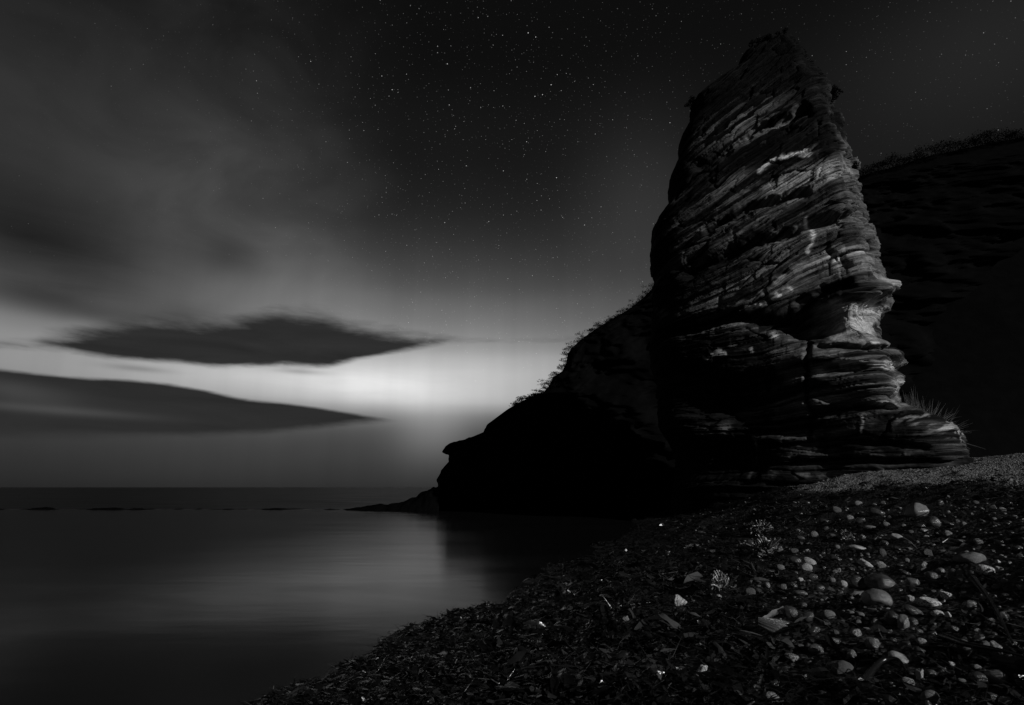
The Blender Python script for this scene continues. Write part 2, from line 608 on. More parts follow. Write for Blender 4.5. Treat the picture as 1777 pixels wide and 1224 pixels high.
def stack():
    la = np.array(LEFT, float)
    ra = np.array(RIGHT, float)
    ll, lz = stack_plane(la[:, 0], la[:, 1])
    rl, rz = stack_plane(ra[:, 0], ra[:, 1])
    ztop = rz[0]
    py = np.linspace(896, 60, NR)
    _, z = stack_plane(np.full(NR, 1345.0), py)
    z = np.minimum(z, ztop)
    o = np.argsort(lz)
    L = np.interp(z, lz[o], ll[o])
    o = np.argsort(rz)
    R = np.interp(z, rz[o], rl[o])
    # plan of the stack: broad flank to the camera, a corner on its right, rounded back (lateral, depth), unit size
    plan = np.array([(-1.0, 0.25), (-0.95, -0.36), (-0.76, -0.76), (-0.38, -0.95), (0.10, -1.02), (0.50, -1.05), (0.75, -1.03), (0.87, -0.50),
                     (1.0, 0.10), (0.88, 0.65), (0.45, 0.98), (-0.10, 1.05), (-0.62, 0.88), (-0.92, 0.60)])
    n = len(plan)
    tt = np.linspace(0, n, 1400, endpoint=False)
    k = np.floor(tt).astype(int)
    f = (tt - k)[:, None]
    p0, p1, p2, p3 = (plan[(k + i) % n] for i in (-1, 0, 1, 2))
    cr = 0.5 * (2 * p1 + (p2 - p0) * f + (2 * p0 - 5 * p1 + 4 * p2 - p3) * f ** 2 + (3 * p1 - p0 - 3 * p2 + p3) * f ** 3)
    seg = np.linalg.norm(np.roll(cr, -1, 0) - cr, axis=1) * np.where(cr[:, 1] < 0.3, 1.0, 0.22)   # most points where the flank is seen
    cum = np.concatenate([[0], np.cumsum(seg)])
    u = np.linspace(0, cum[-1], NC, endpoint=False)
    crx = np.concatenate([cr, cr[:1]])
    cr = np.stack([np.interp(u, cum, crx[:, 0]), np.interp(u, cum, crx[:, 1])], -1)
    tg = np.roll(cr, -1, 0) - np.roll(cr, 1, 0)
    nor = np.stack([tg[:, 1], -tg[:, 0]], -1)
    nor = -nor / np.linalg.norm(nor, axis=1)[:, None]
    if (nor * cr).sum() < 0:
        nor = -nor
    mid, half = (L + R) / 2, (R - L) / 2
    zz = z - z[0]
    deep = np.interp(z, [0, 3, 7, 14, 20, 24, ztop], [5.0, 4.6, 4.0, 3.4, 2.6, 1.7, 1.1])
    lat = mid[:, None] + half[:, None] * cr[None, :, 0]
    dep = deep[:, None] * cr[None, :, 1]
    dep = dep + np.interp(z, [13, 20, ztop], [0, 0.7, 1.0])[:, None]
    Z = np.repeat(z[:, None], NC, 1)
    # close the summit
    top = sstep(ztop - 0.55, ztop + 0.01, z)[:, None] ** 2
    lat = lat * (1 - top * 0.35) + mid[-1] * top * 0.35
    dep = dep * (1 - top * 0.5) + 0.5 * top
    nl, nd = np.repeat(nor[None, :, 0], NR, 0), np.repeat(nor[None, :, 1], NR, 0)
    P0 = lat[..., None] * E1 + (DIST + dep)[..., None] * E2 + Z[..., None] * np.array([0, 0, 1.0])
    pu, pv = project(P0)
    front = sstep(0.25, -0.25, cr[None, :, 1])

    # bedding: it climbs to the right high up and lies level near the foot
    g = np.interp(Z, [0, 7.5, 10, 12.5, 16, 20, 30], [0.0, 0.03, 0.26, 0.48, 0.60, 0.70, 0.80])
    lx = lat - mid.mean()
    t = Z - lx * g + dep * 0.10 + 0.55 * fbm(lat * 0.13, Z * 0.16, dep * 0.13, 2, 3) + 0.05 * fbm(lat * 0.4, Z * 0.9, dep * 0.4, 2, 5)

    def beds(lo, hi, seed):
        r = np.random.default_rng(seed)
        xs, ys, p = [-20.0], [0.0], -20.0
        while p < 60:
            th = lo * (hi / lo) ** r.random()
            v = r.uniform(-1, 1)
            xs += [p + th * 0.06, p + th * 0.84]
            ys += [v, v * 0.85 + 0.12]
            p += th
        return np.array(xs), np.array(ys)

    arc = lat - dep * 0.75

    def courses(tc_, lo, hi, blo, bhi, seed):
        """beds split by joints into blocks: how far each block stands out, bed tone, distance to the bedding plane below"""
        r = np.random.default_rng(seed)
        ed = -20 + np.cumsum(lo * (hi / lo) ** r.random(int(80 / lo)))
        nb = len(ed)
        k_ = np.clip(np.searchsorted(ed, tc_), 1, nb - 1)
        bl_ = (blo * (bhi / blo) ** r.random(nb + 1))[k_]
        sh = r.random(nb + 1)[k_] * 50
        bi = np.floor(arc / bl_ + sh)
        h = _hash(k_.astype(float), bi, np.zeros_like(bi), seed + 5) * 2 - 1
        bedv = (r.uniform(-1, 1, nb + 1))[k_]
        fr = (tc_ - ed[k_ - 1]) / np.maximum(ed[k_] - ed[k_ - 1], 1e-3)
        joint = np.abs((arc / bl_ + sh) % 1.0 - 0.5) * 2
        return 0.70 * bedv + 0.30 * h, h, fr, joint, bedv

    warp = 0.05 * fbm(lat * 0.45, Z * 0.9, dep * 0.45, 3, 9)
    b1, h1, f1, j1, v1 = courses(t + warp, 0.5, 1.7, 3.0, 9.0, 1)
    b2, h2, f2, j2, v2 = courses(t + warp * 0.8, 0.10, 0.55, 0.8, 5.0, 2)
    b3, h3, f3, j3, v3 = courses(t + warp * 0.5, 0.06, 0.16, 0.6, 3.0, 3)
    b1 = b1 - 0.35 * np.exp(-f1 / 0.07)
    b2 = b2 - 0.6 * np.exp(-f2 / 0.12) - 0.12 * np.exp(-(1 - j2) / 0.03)
    mod = 0.5 + 0.5 * fbm(lat * 0.28, Z * 0.35, dep * 0.28, 3, 20)
    mod2 = np.clip(0.5 + 0.8 * fbm(lat * 0.5, t * 0.9, dep * 0.5, 3, 22), 0, 1)
    bl, gap = cells(lat * 0.35 + 0.15 * b1, t * 1.1, dep * 0.35, 30)
    bl2, gap2 = cells(lat * 1.6, t * 3.4, dep * 1.6, 34)
    crumb = fbm(lat * 1.7, Z * 2.2, dep * 1.7, 4, 50)
    grain = fbm(lat * 6, t * 14, dep * 6, 2, 55)
    rough_r = sstep(0.73, 0.79, cr[None, :, 0] + 0.03 * crumb) * sstep(7, 12, Z)      # the crumbly right corner, no bedding left
    weath = fbm(lat * 0.9, Z * 0.9, dep * 0.9, 4, 58)

    smooth_block = np.exp(-(((pu - 1487) / 52) ** 4 + ((pv - 562) / 36) ** 4)) * front
    amp = np.interp(Z, [0, 4, 12, 22, 27], [0.55, 0.8, 1.0, 0.7, 0.45]) * (1 - 0.75 * smooth_block)
    calm = 1 - 0.55 * sstep(0.80, 0.95, np.abs(cr[None, :, 0]))         # keep the traced outline crisp
    dsp = amp * calm * (1 - 0.8 * rough_r) * (0.24 * b1 * (0.5 + 0.7 * mod) + 0.20 * b2 * (0.25 + 1.0 * mod2) + 0.07 * b3 * (0.5 + 0.7 * mod2))
    dsp += amp * calm * (0.20 * (bl - 0.5) - 0.16 * np.exp(-gap / 0.035) * mod2)
    dsp += (0.03 + 0.07 * sstep(0.6, 0.9, cr[None, :, 0])) * crumb * (1 - 0.7 * smooth_block) + 0.008 * grain + 0.24 * rough_r * weath + 0.30 * rough_r * (cells(lat * 1.1, Z * 1.3, dep * 1.1, 37)[0] - 0.5)

    def oval(x, y, sx, sy, p=2, tilt=0.0):
        c, s = math.cos(math.radians(tilt)), math.sin(math.radians(tilt))
        a, b = pu - x, pv - y
        q, w = a * c - b * s, a * s + b * c
        return np.exp(-(np.abs(q / sx) ** p + np.abs(w / sy) ** p)) * front

    wu, wv = 9 * crumb, 7 * weath

    def trail(pts, w):
        """soft line through picture points on the flank"""
        d = np.full(pu.shape, 1e9)
        a = pu + wu * 0.5
        b = pv + wv * 0.5
        for (x0, y0), (x1, y1) in zip(pts[:-1], pts[1:]):
            dx_, dy_ = x1 - x0, y1 - y0
            q = np.clip(((a - x0) * dx_ + (b - y0) * dy_) / (dx_ * dx_ + dy_ * dy_), 0, 1)
            d = np.minimum(d, np.hypot(a - x0 - q * dx_, b - y0 - q * dy_))
        return np.exp(-(d / w) ** 2) * front

    # hollows and overhangs of the flank
    dsp -= 1.9 * oval(1402 + 0, 562, 40, 24, 3, 8)
    dsp -= 0.8 * oval(1345, 560, 36, 11, 3, 8)
    dsp += 0.35 * oval(1335, 525, 45, 14, 2, 18)
    dsp -= 1.6 * oval(1262, 690, 105, 38, 3, -8)
    dsp -= 1.3 * oval(1245, 790, 85, 38, 3, 10)
    dsp -= 1.1 * oval(1370, 742, 60, 14, 3, 0)
    dsp -= 0.8 * trail([(1190, 475), (1290, 430), (1390, 392), (1470, 378)], 9)
    dsp -= 0.9 * trail([(1150, 580), (1250, 552), (1300, 550)], 8) - 0 * pu
    dsp -= 0.7 * trail([(1390, 528), (1430, 508), (1470, 498)], 8)
    dsp -= 0.6 * trail([(1230, 400), (1300, 362), (1400, 335)], 6)
    dsp -= 0.55 * trail([(1210, 290), (1300, 235), (1400, 190)], 7)
    dsp -= 0.5 * trail([(1420, 598), (1480, 604), (1540, 606)], 5)
    dsp += 0.55 * oval(1490, 505, 60, 12, 3, 8)
    dsp -= 0.45 * smooth_block
    dsp += 0.7 * oval(1440, 622, 80, 14, 3)
    dsp += 0.55 * oval(1470, 662, 80, 20, 3)
    dsp -= 0.4 * oval(1475, 643, 75, 8, 2)
    dsp -= 0.55 * trail([(1402, 590), (1400, 660), (1404, 700), (1410, 760)], 4)
    dsp -= 0.8 * trail([(1410, 716), (1480, 708), (1545, 706)], 6)
    dsp += 0.8 * oval(1560, 770, 110, 55, 3)
    dsp -= 0.35 * trail([(1330, 775), (1430, 765), (1600, 775)], 5)
    dsp -= 0.35 * trail([(1300, 812), (1430, 800), (1640, 800)], 5)
    dsp += 0.14
    dsp *= (1 - top * 0.7)

    lat2 = lat + nl * dsp
    dep2 = dep + nd * dsp
    Z2 = Z - 0.10 * np.abs(dsp) * (dsp > 0) + 0.03 * crumb + top * 0.10 * weath
    P = lat2[..., None] * E1 + (DIST + dep2)[..., None] * E2 + Z2[..., None] * np.array([0, 0, 1.0])

    # rock tone: dark lichens with light falloff painted in, paler beds, fresh pale sandstone, white droppings and salt
    bedtone = np.interp(t + 0.06 * crumb, *beds(0.10, 0.6, 8))
    bedtone2 = np.interp(t + 0.015 * weath, *beds(0.03, 0.12, 9))
    tone = 0.06 + 0.045 * bedtone + 0.03 * bedtone2 + 0.03 * weath + 0.035 * v2 + 0.03 * h2 + 0.02 * h3
    lichen_falloff = sstep(-0.1, 0.7, 0.8 * weath + 0.25 * h2 + 1.05 * sstep(1400, 1220, pu) + 1.45 * sstep(350, 190, pv) + 0.35 * sstep(670, 745, pv))  # fading light painted as darker tone to left, top and foot, patchy with lichens
    tone = np.clip(tone * 1.15, 0.012, 0.3) * (1 - 0.93 * lichen_falloff)
    streak = np.clip(0.45 + 0.6 * v2 + 0.45 * h2 + 0.5 * bedtone + 0.4 * v3 + 0.3 * crumb, 0, 1.2)

    def paint(mask, v, mixin=1.0):
        nonlocal tone
        k_ = np.clip(mask * mixin, 0, 1)
        k_ = k_ * k_ * (3 - 2 * k_)
        tone = tone * (1 - k_) + v * 1.25 * k_

    paint(oval(1400, 312, 75, 22, 2, 17) * sstep(0.3, 0.8, streak), 0.40, 1.0)
    paint(oval(1345, 325, 28, 14, 2, 12) * streak, 0.40, 0.9)
    paint(oval(1430, 350, 70, 14, 2, 14) * streak, 0.16, 0.8)
    paint(oval(1440, 450, 95, 26, 2, 14) * streak, 0.42, 1.0)
    paint(oval(1400, 405, 80, 22, 2, 8) * streak, 0.17, 0.8)
    paint(oval(1270, 340, 70, 40, 2, 25) * sstep(0.5, 0.9, streak), 0.12, 0.8)
    paint(oval(1330, 225, 80, 20, 2, 25) * sstep(0.5, 0.9, streak), 0.14, 0.8)
    paint(rough_r * np.clip(0.4 + weath, 0, 1) * sstep(90, 300, pv), 0.10, 0.9)
    paint(sstep(0.15, 0.75, oval(1487, 560, 52, 36, 4) + 0.25 * weath) * np.clip(0.85 + 0.3 * v3, 0, 1), 0.40, 0.95)
    paint(oval(1487, 546, 40, 3, 2, 1) * np.clip(0.6 + crumb, 0, 1), 0.07)
    paint(oval(1425, 555, 18, 34, 3) * np.clip(0.8 + weath, 0, 1), 0.20, 0.9)
    paint(oval(1515, 498, 28, 14, 2, 25) * streak, 0.42, 0.9)
    paint(oval(1290, 570, 60, 13, 2, 4) * streak, 0.15, 0.8)
    spots = sstep(0.25, 0.6, fbm(lat * 0.9, Z * 1.5, dep * 0.9, 3, 70) + 0.35)
    paint(oval(1490, 634, 80, 9, 3) * spots, 0.42, 0.9)
    paint(oval(1545, 634, 18, 9, 2), 0.38, 0.8)
    paint(oval(1425, 646, 14, 10, 2), 0.36, 0.8)
    paint(oval(1540, 668, 20, 17, 2), 0.33, 0.9)
    paint(oval(1538, 704, 28, 9, 2), 0.40, 0.9)
    paint(oval(1375, 700, 45, 14, 2) * np.clip(0.6 + weath, 0, 1), 0.13, 0.8)
    paint(oval(1450, 690, 60, 14, 2) * np.clip(0.6 + weath, 0, 1), 0.12, 0.8)
    paint(oval(1240, 745, 40, 14, 2, 5) * np.clip(0.6 + weath, 0, 1), 0.12, 0.8)
    ridge_grass = trail([(1545, 716), (1590, 732), (1630, 756)], 13)
    paint(ridge_grass * sstep(-0.1, 0.45, fbm(lat * 2.2 + Z * 2.2, Z * 5 - lat * 4, dep * 2.2, 3, 74)), 0.30, 0.9)
    paint(oval(1300, 500, 110, 26, 2, 24) * sstep(0.35, 0.8, streak), 0.20, 0.9)
    paint(oval(1380, 408, 100, 20, 3, 14) * np.clip(0.5 + 0.4 * bedtone2 + 0.3 * weath, 0, 1), 0.12, 0.9)
    paint(oval(1340, 395, 130, 22, 2, 20) * sstep(0.45, 0.9, streak), 0.20, 0.8)
    paint(oval(1290, 215, 90, 30, 2, 26) * sstep(0.6, 1.0, streak), 0.16, 0.8)
    paint(oval(1230, 420, 70, 70, 2, 20) * sstep(0.6, 1.0, streak), 0.09, 0.8)
    paint(oval(1470, 625, 70, 34, 3) * np.clip(streak, 0, 1), 0.17, 0.6)
    white = 0.70
    ragged = sstep(-0.35, 0.15, crumb + 0.6 * weath)
    paint(sstep(0.35, 0.7, oval(1400, 268, 15, 11, 2, 20) + 0.3 * crumb) * np.clip(0.4 + streak, 0, 1), white * 0.7, 0.9)
    paint(trail([(1318, 298), (1345, 278), (1380, 272), (1400, 262)], 3.5) * ragged, white, 0.9)
    paint(trail([(1398, 375), (1404, 388), (1412, 402), (1410, 425), (1404, 436)], 3.6), white, 0.9)
    paint(trail([(1300, 538), (1325, 530), (1345, 520), (1372, 505)], 5.0) * ragged, white, 0.95)
    paint(trail([(1348, 492), (1362, 484)], 6.0) * ragged, white * 0.8, 0.9)
    paint(oval(1343, 582, 8, 7, 2), 0.4, 0.9)
    paint(trail([(1497, 722), (1495, 752)], 2.2) * ragged, white * 0.8, 0.8)
    paint(trail([(1215, 625), (1250, 612), (1320, 608)], 8) * sstep(0.15, 0.5, crumb), white * 0.6, 0.8)
    paint(trail([(1432, 752), (1455, 758)], 5) * sstep(0, 0.4, crumb), white * 0.7, 0.8)
    paint(trail([(1303, 755), (1300, 800), (1298, 835)], 4.0) * np.clip(0.6 + crumb, 0, 1), 0.16, 0.8)
    tone = np.clip(tone * (0.8 + 0.25 * h3), 0.005, 0.7)
    cut = int(np.argmin(np.abs(py - 712)))
    root = bpy.data.objects.new('sea_stack', None)
    col.objects.link(root)
    root.location = (E2 * DIST)[:3]
    root['label'] = 'tall layered sandstone sea stack standing on the beach, moonlit on its right flank'
    root['category'] = 'sea stack'
    base = np.array(root.location)
    for nm, sl in (('rock_plinth', slice(0, cut + 1)), ('rock_tower', slice(cut, NR))):
        Q = P[sl] - base
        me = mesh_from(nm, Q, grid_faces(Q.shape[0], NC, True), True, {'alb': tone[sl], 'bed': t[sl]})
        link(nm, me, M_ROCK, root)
    link('summit_cap', mesh_from('summit_cap', np.concatenate([P[-1] - base, (P[-1] - base).mean(0, keepdims=True) + [[0, 0, 0.05]]]),
                                 np.array([[i, (i + 1) % NC, NC] for i in range(NC)]), True, {'alb': np.full(NC + 1, 0.03), 'bed': np.linspace(0, 3, NC + 1)}), M_ROCK, root)
    return root


stack()


# ------------------------------------------------------------------ headland behind the stack
def headland():
    sil = np.array([(770, 900), (757, 884), (756, 858), (758, 832), (766, 816), (779, 801), (776, 791), (769, 783), (774, 774), (800, 768), (830, 755), (838, 752),
                    (845, 737), (880, 711), (900, 699), (920, 690), (945, 679), (955, 667), (960, 655), (976, 644), (982, 631), (984, 614), (1000, 597),
                    (1022, 579), (1052, 560), (1090, 538), (1112, 521), (1136, 497), (1200, 455), (1300, 395), (1400, 345), (1480, 320)], float)
    sg = np.concatenate([[0], np.cumsum(np.hypot(*np.diff(sil, axis=0).T))])
    u = np.linspace(0, sg[-1], 420)
    sx, sy = np.interp(u, sg, sil[:, 0]), np.interp(u, sg, sil[:, 1])
    d = ray(sx, sy)
    yn = 43.5
    zt = EYE[2] + d[:, 2] / d[:, 1] * yn
    yk = yn + 0.35 * np.clip(zt, 0, 40)
    d = d / d[:, 1:2]
    Pn = EYE + d * yk[:, None]
    s = np.linspace(-1, 1, 260)
    s = np.sign(s) * np.abs(s) ** 1.5
    q = np.abs(s)
    X_ = Pn[:, 0][:, None] + 26 * q[None] ** 1.45 * np.where(s < 0, 1, 1.1)
    Y_ = Pn[:, 1][:, None] + np.where(s < 0, -8.5 * q ** 0.9, 24 * q)[None]
    Z_ = np.repeat(Pn[:, 2][:, None], len(s), 1)
    w = sstep(0.0, 0.05, q)[None]
    n1 = fbm(X_ * 0.25, Y_ * 0.25, Z_ * 0.4, 4, 80)
    n2 = fbm(X_ * 1.2, Y_ * 1.2, Z_ * 1.8, 4, 84)
    Y_ = Y_ + 1.3 * n1 * w + 0.3 * n2
    Z_ = Z_ + (0.5 * n1 * w + 0.12 * n2)
    X_ = X_ + 0.10 * n2
    me = mesh_from('headland', np.stack([X_, Y_, Z_], -1), grid_faces(*X_.shape))
    link('headland', me, M_TURF, kind='structure')
    return Pn


CREST = headland()


def hill():
    """dark hillside that closes the bay on the right"""
    xs = np.linspace(12, 190, 260)
    ys = np.linspace(38, 150, 200)
    x, y = np.meshgrid(xs, ys, indexing='ij')
    cy = 78 + 0.0 * x
    cpx = np.array([(1000, 830), (1140, 640), (1220, 500), (1300, 420), (1400, 345), (1490, 306), (1540, 292), (1580, 280), (1620, 268), (1680, 257), (1741, 244), (1850, 225), (2100, 200)], float)
    d = ray(cpx[:, 0], cpx[:, 1])
    cx, cz = d[:, 0] / d[:, 1] * 78, EYE[2] + d[:, 2] / d[:, 1] * 78
    crest = np.interp(x, cx, cz)
    foot = np.interp(x, [12, 30, 60, 190], [50, 42, 38, 30])
    up = np.clip((y - foot) / (cy - foot), 0, 1)
    z = 3.2 + (crest - 3.2) * (up ** 0.8) * (1 - 0.22 * sstep(78, 140, y))
    z = z + sstep(0.02, 0.3, up) * (0.9 * fbm(x * 0.06, y * 0.06, 0, 2, 90) * sstep(1, 0.8, up) + 0.10 * fbm(x * 0.5, y * 0.5, 0, 3, 95))
    me = mesh_from('hill', np.stack([x, y, z], -1), grid_faces(*x.shape))
    link('hill', me, M_TURF, kind='structure')
    return cx, cz


HCX, HCZ = hill()


# ------------------------------------------------------------------ leafy scrub
def leaf_cloud(centres, radii, per, size, seed):
    """many small leaf faces spread through clumps"""
    r = np.random.default_rng(seed)
    C = np.repeat(centres, per, 0)
    R = np.repeat(radii, per, 0)
    n = len(C)
    v = r.normal(size=(n, 3))
    v /= np.linalg.norm(v, axis=1)[:, None]
    p = C + v * (R * r.random(n)[:, None] ** 0.45)
    a = r.normal(size=(n, 3))
    a /= np.linalg.norm(a, axis=1)[:, None]
    b = np.cross(a, r.normal(size=(n, 3)))
    b /= np.linalg.norm(b, axis=1)[:, None]
    s = (size * r.uniform(0.6, 1.4, n))[:, None]
    V = np.stack([p - a * s, p + b * s * 0.5, p + a * s, p - b * s * 0.5], 1).reshape(-1, 3)
    Fq = np.arange(4 * n).reshape(-1, 4)
    return V, Fq, np.repeat(r.random(n), 4)


k = rng.integers(120, len(CREST) - 100, 520) // 4 * 4
cc = CREST[k] + rng.normal(size=(520, 3)) * [0.25, 0.8, 0.15] + [0, 0, -0.05]
V, Fq, tn = leaf_cloud(cc, np.stack([rng.uniform(0.2, 0.5, 520)] * 2 + [rng.uniform(0.06, 0.16, 520)], -1), 60, 0.04, 5)
link('headland_scrub', mesh_from('headland_scrub', V, Fq, False, {'tone': tn}), M_LEAF, kind='stuff',
     label='low dark scrub along the crest of the headland', category='scrub')
hx = rng.uniform(HCX[4], HCX[-1], 520)
cc = np.stack([hx, rng.uniform(74, 80, 520), np.interp(hx, HCX, HCZ) + rng.uniform(-0.8, 0.3, 520)], -1)
V, Fq, tn = leaf_cloud(cc, np.stack([rng.uniform(0.6, 1.4, 520)] * 2 + [rng.uniform(0.2, 0.55, 520)], -1), 60, 0.10, 6)
link('hill_scrub', mesh_from('hill_scrub', V, Fq, False, {'tone': tn}), M_LEAF, kind='stuff',
     label='dark scrub along the skyline of the hill behind the stack', category='scrub')


def tube_mesh(pts, r0, r1, sides=6):
    pts = np.asarray(pts, float)
    n = len(pts)
    tg = np.gradient(pts, axis=0)
    tg /= np.linalg.norm(tg, axis=1)[:, None] + 1e-9
    ref = np.array([0.3, 0.2, 0.93])
    a = np.cross(tg, ref)
    a /= np.linalg.norm(a, axis=1)[:, None] + 1e-9
    b = np.cross(tg, a)
    an = np.linspace(0, 2 * math.pi, sides, endpoint=False)
    rr = np.linspace(r0, r1, n)[:, None, None]
    V = pts[:, None] + rr * (np.cos(an)[None, :, None] * a[:, None] + np.sin(an)[None, :, None] * b[:, None])
    return V.reshape(-1, 3), grid_faces(n, sides, True)


def shrub(px, py, wpx, hpx, label, depth=-0.2, seed=1):
    p = stack_point(px, py, depth)
    m = DIST / F / math.cos(math.radians(10))
    root = bpy.data.objects.new('shrub', None)
    col.objects.link(root)
    root.location = p
    root['label'], root['category'], root['group'] = label, 'shrub', 'shrubs rooted on the sea stack'
    r = np.random.default_rng(seed)
    n = 26
    c = r.normal(size=(n, 3)) * [wpx * m * 0.26, wpx * m * 0.22, hpx * m * 0.26]
    V, Fq, tn = leaf_cloud(c, np.full((n, 3), 0.16), 40, 0.055, seed)
    link('crown', mesh_from('crown', V, Fq, False, {'tone': tn}), M_LEAF, root)
    for j in range(4):
        e = c[j]
        V, Fq = tube_mesh([(0, 0.25, -hpx * m * 0.5), e * 0.4 + [0, 0, -0.05], e], 0.022, 0.008)
        link('stem', mesh_from('stem', V, Fq), M_STEM, root)


shrub(1443, 160, 20, 26, 'round dark shrub on the right edge of the stack below its summit', 0.0, 1)
shrub(1206, 184, 20, 26, 'dark shrub clinging to the upper left edge of the stack', 0.1, 2)
shrub(1334, 70, 38, 9, 'low dark shrub spread over the summit of the stack', 0.0, 3)
shrub(1474, 292, 14, 16, 'small dark shrub on the right edge of the stack level with the hill crest', 0.0, 4)


def grass_tuft(px, py, n, length, spread, lean, label, depth, seed):
    p = stack_point(px, py, depth)
    r = np.random.default_rng(seed)
    Vs, Fs, Ts, off = [], [], [], 0
    m = DIST / F
    for i in range(n):
        ln = length * m * r.uniform(0.35, 1.0)
        an = r.normal(lean, spread)
        dirl = E1 * math.sin(an) + np.array([0, 0, math.cos(an)]) + E2 * r.normal(0, 0.25)
        dirl /= np.linalg.norm(dirl)
        st = E1 * r.normal(0, 6 * m) + E2 * r.normal(0, 0.15)
        q = np.linspace(0, 1, 6)[:, None]
        droop = np.array([0, 0, -1.0]) * q ** 2 * ln * r.uniform(0.0, 0.25)
        pts = st + dirl * q * ln + droop - np.array([0, 0, 0.08])
        wv = np.cross(dirl, E2) * 0.012 * (1.15 - q)
        Vs.append(np.stack([pts - wv, pts + wv], 1).reshape(-1, 3))
        Fs.append(grid_faces(6, 2) + off)
        Ts.append(np.full(12, r.random()))
        off += 12
    o = link('grass_tuft', mesh_from('grass_tuft', np.concatenate(Vs), np.concatenate(Fs), False, {'tone': np.concatenate(Ts)}), M_STRAW,
             label=label, category='grass', group='grass tufts on the ledge of the sea stack')
    o.location = p


grass_tuft(1583, 716, 42, 48, 0.16, 0.0, 'tall upright grass stalks nearest the tower on the ledge of the stack', -0.3, 21)
grass_tuft(1598, 724, 40, 36, 0.25, 0.25, 'short grass tuft with two tall stalks leaning right, on the ledge', -0.3, 22)
grass_tuft(1618, 738, 60, 40, 0.30, 0.75, 'bushy grass tuft fanning out to the right on the ledge slope', -0.3, 23)
grass_tuft(1634, 750, 46, 42, 0.25, 1.05, 'sprawling grass tuft near the lower end of the ledge slope', -0.3, 24)
grass_tuft(1648, 764, 14, 36, 0.22, 1.75, 'lowest grass tuft drooping over the outer end of the ledge', -0.2, 25)


# ------------------------------------------------------------------ reef and skerries
def low_rock(name, pxs, heights, label, depth_m, yw, seed, **props):
    """low rock ridge with its waterline along a picture row"""
    x_px = np.interp(np.linspace(0, 1, 90), np.linspace(0, 1, len(pxs)), pxs)
    hh = np.interp(np.linspace(0, 1, 90), np.linspace(0, 1, len(heights)), heights)
    d = ray(x_px, np.full(90, 700.0))
    xw = d[:, 0] / d[:, 1] * yw
    c = np.linspace(-1, 1, 24)
    x = np.repeat(xw[:, None], 24, 1)
    y = yw + c[None] * depth_m * (0.5 + 0.5 * np.sqrt(np.clip(hh / max(hh.max(), 1e-6), 0, 1)))[:, None] + 0 * x
    z = hh[:, None] * (0.75 if len(pxs) < 8 else 1.0) * yw / F * np.clip(1 - np.abs(c[None]) ** 1.6, 0, 1) - 0.06
    z = z + (0.05 + 0.12 * hh[:, None] / 40) * fbm(x * 2, y * 2, 0, 3, seed) + 0.02 * fbm(x * 8, y * 8, 0, 2, seed + 5)
    z = z - 0.35 * np.abs(c[None]) ** 6
    z[0] -= 0.2
    z[-1] -= 0.2
    o0 = np.array([xw.mean(), yw, 0])
    o = link(name, mesh_from(name, np.stack([x, y, z], -1) - o0, grid_faces(90, 24)), M_SKERRY, label=label, **props)
    o.location = o0


low_rock('rock_spit', [606, 625, 650, 668, 685, 700, 712, 722, 733, 745, 757, 772], [1, 5, 9, 12, 12, 14, 16, 22, 28, 33, 38, 40],
         'low dark rock spit sloping from the headland foot into the sea', 2.2, 42.5, 100, category='rock')
SK = 'skerries along the reef across the bay'
for pxs, hs, lab, sd in [
        ((14, 26, 44), (1, 4, 1.5), 'skerry at the far left end of the reef', 111),
        ((84, 95, 108, 122, 132), (1, 4.5, 6, 5.5, 1), 'short hump-backed skerry, second from the left on the reef', 112),
        ((186, 200, 218, 234, 246), (1, 5, 6, 6, 1), 'widest hump-backed skerry under the left cloud', 113),
        ((250, 262, 272, 286), (0.8, 4, 3.6, 0.8), 'small skerry just right of the widest one', 114),
        ((378, 400, 420, 440), (0.5, 2.6, 2.6, 0.5), 'long flat skerry in the middle of the reef', 115),
        ((470, 482, 494, 504, 530), (0.8, 5, 6, 4, 1), 'rounded skerry standing out right of the reef middle', 116),
        ((556, 580, 600, 618), (0.4, 1.8, 2, 0.6), 'very flat skerry beside the tip of the rock spit', 117)]:
    low_rock('skerry', pxs, hs, lab, 0.9, 43.6, sd, category='rock', group=SK)
low_rock('reef_rock', (-120, 60, 150, 300, 350, 460, 560, 640), (1.2, 1.6, 1.0, 1.9, 1.2, 1.7, 1.2, 1.6), 'thin dark reef line barely breaking the water across the bay', 0.6, 44.2, 118, category='reef')
# ------------------------------------------------------------------ stones on the beach
def stone_mesh(name, seed, sub, lump, angular):
    bm = bmesh.new()
    bmesh.ops.create_icosphere(bm, subdivisions=sub, radius=1.0)
    V = np.array([v.co[:] for v in bm.verts])
    if angular:
        r = np.random.default_rng(seed)
        for _ in range(9):
            nrm = r.normal(size=3)
            nrm /= np.linalg.norm(nrm)
            h = V @ nrm
            c = r.uniform(0.45, 0.8)
            V = V - np.clip(h - c, 0, 1)[:, None] * nrm * 0.9
    else:
        r = np.random.default_rng(seed)
        for _ in range(4):
            nrm = r.normal(size=3)
            nrm /= np.linalg.norm(nrm)
            V = V - np.clip(V @ nrm - r.uniform(0.6, 0.85), 0, 1)[:, None] * nrm * 0.7
    n = fbm(V[:, 0] * 1.1 + seed, V[:, 1] * 1.1, V[:, 2] * 1.1, 2, seed)
    n2 = fbm(V[:, 0] * 4, V[:, 1] * 4 + seed, V[:, 2] * 4, 3, seed + 3)
    V = V * (1 + lump * (0.22 if angular else 0.13) * n + lump * (0.10 if angular else 0.02) * n2)[:, None]
    for v, c in zip(bm.verts, V):
        v.co = c
    me = bpy.data.meshes.new(name)
    bm.to_mesh(me)
    bm.free()
    me.polygons.foreach_set('use_smooth', np.full(len(me.polygons), True))
    return me


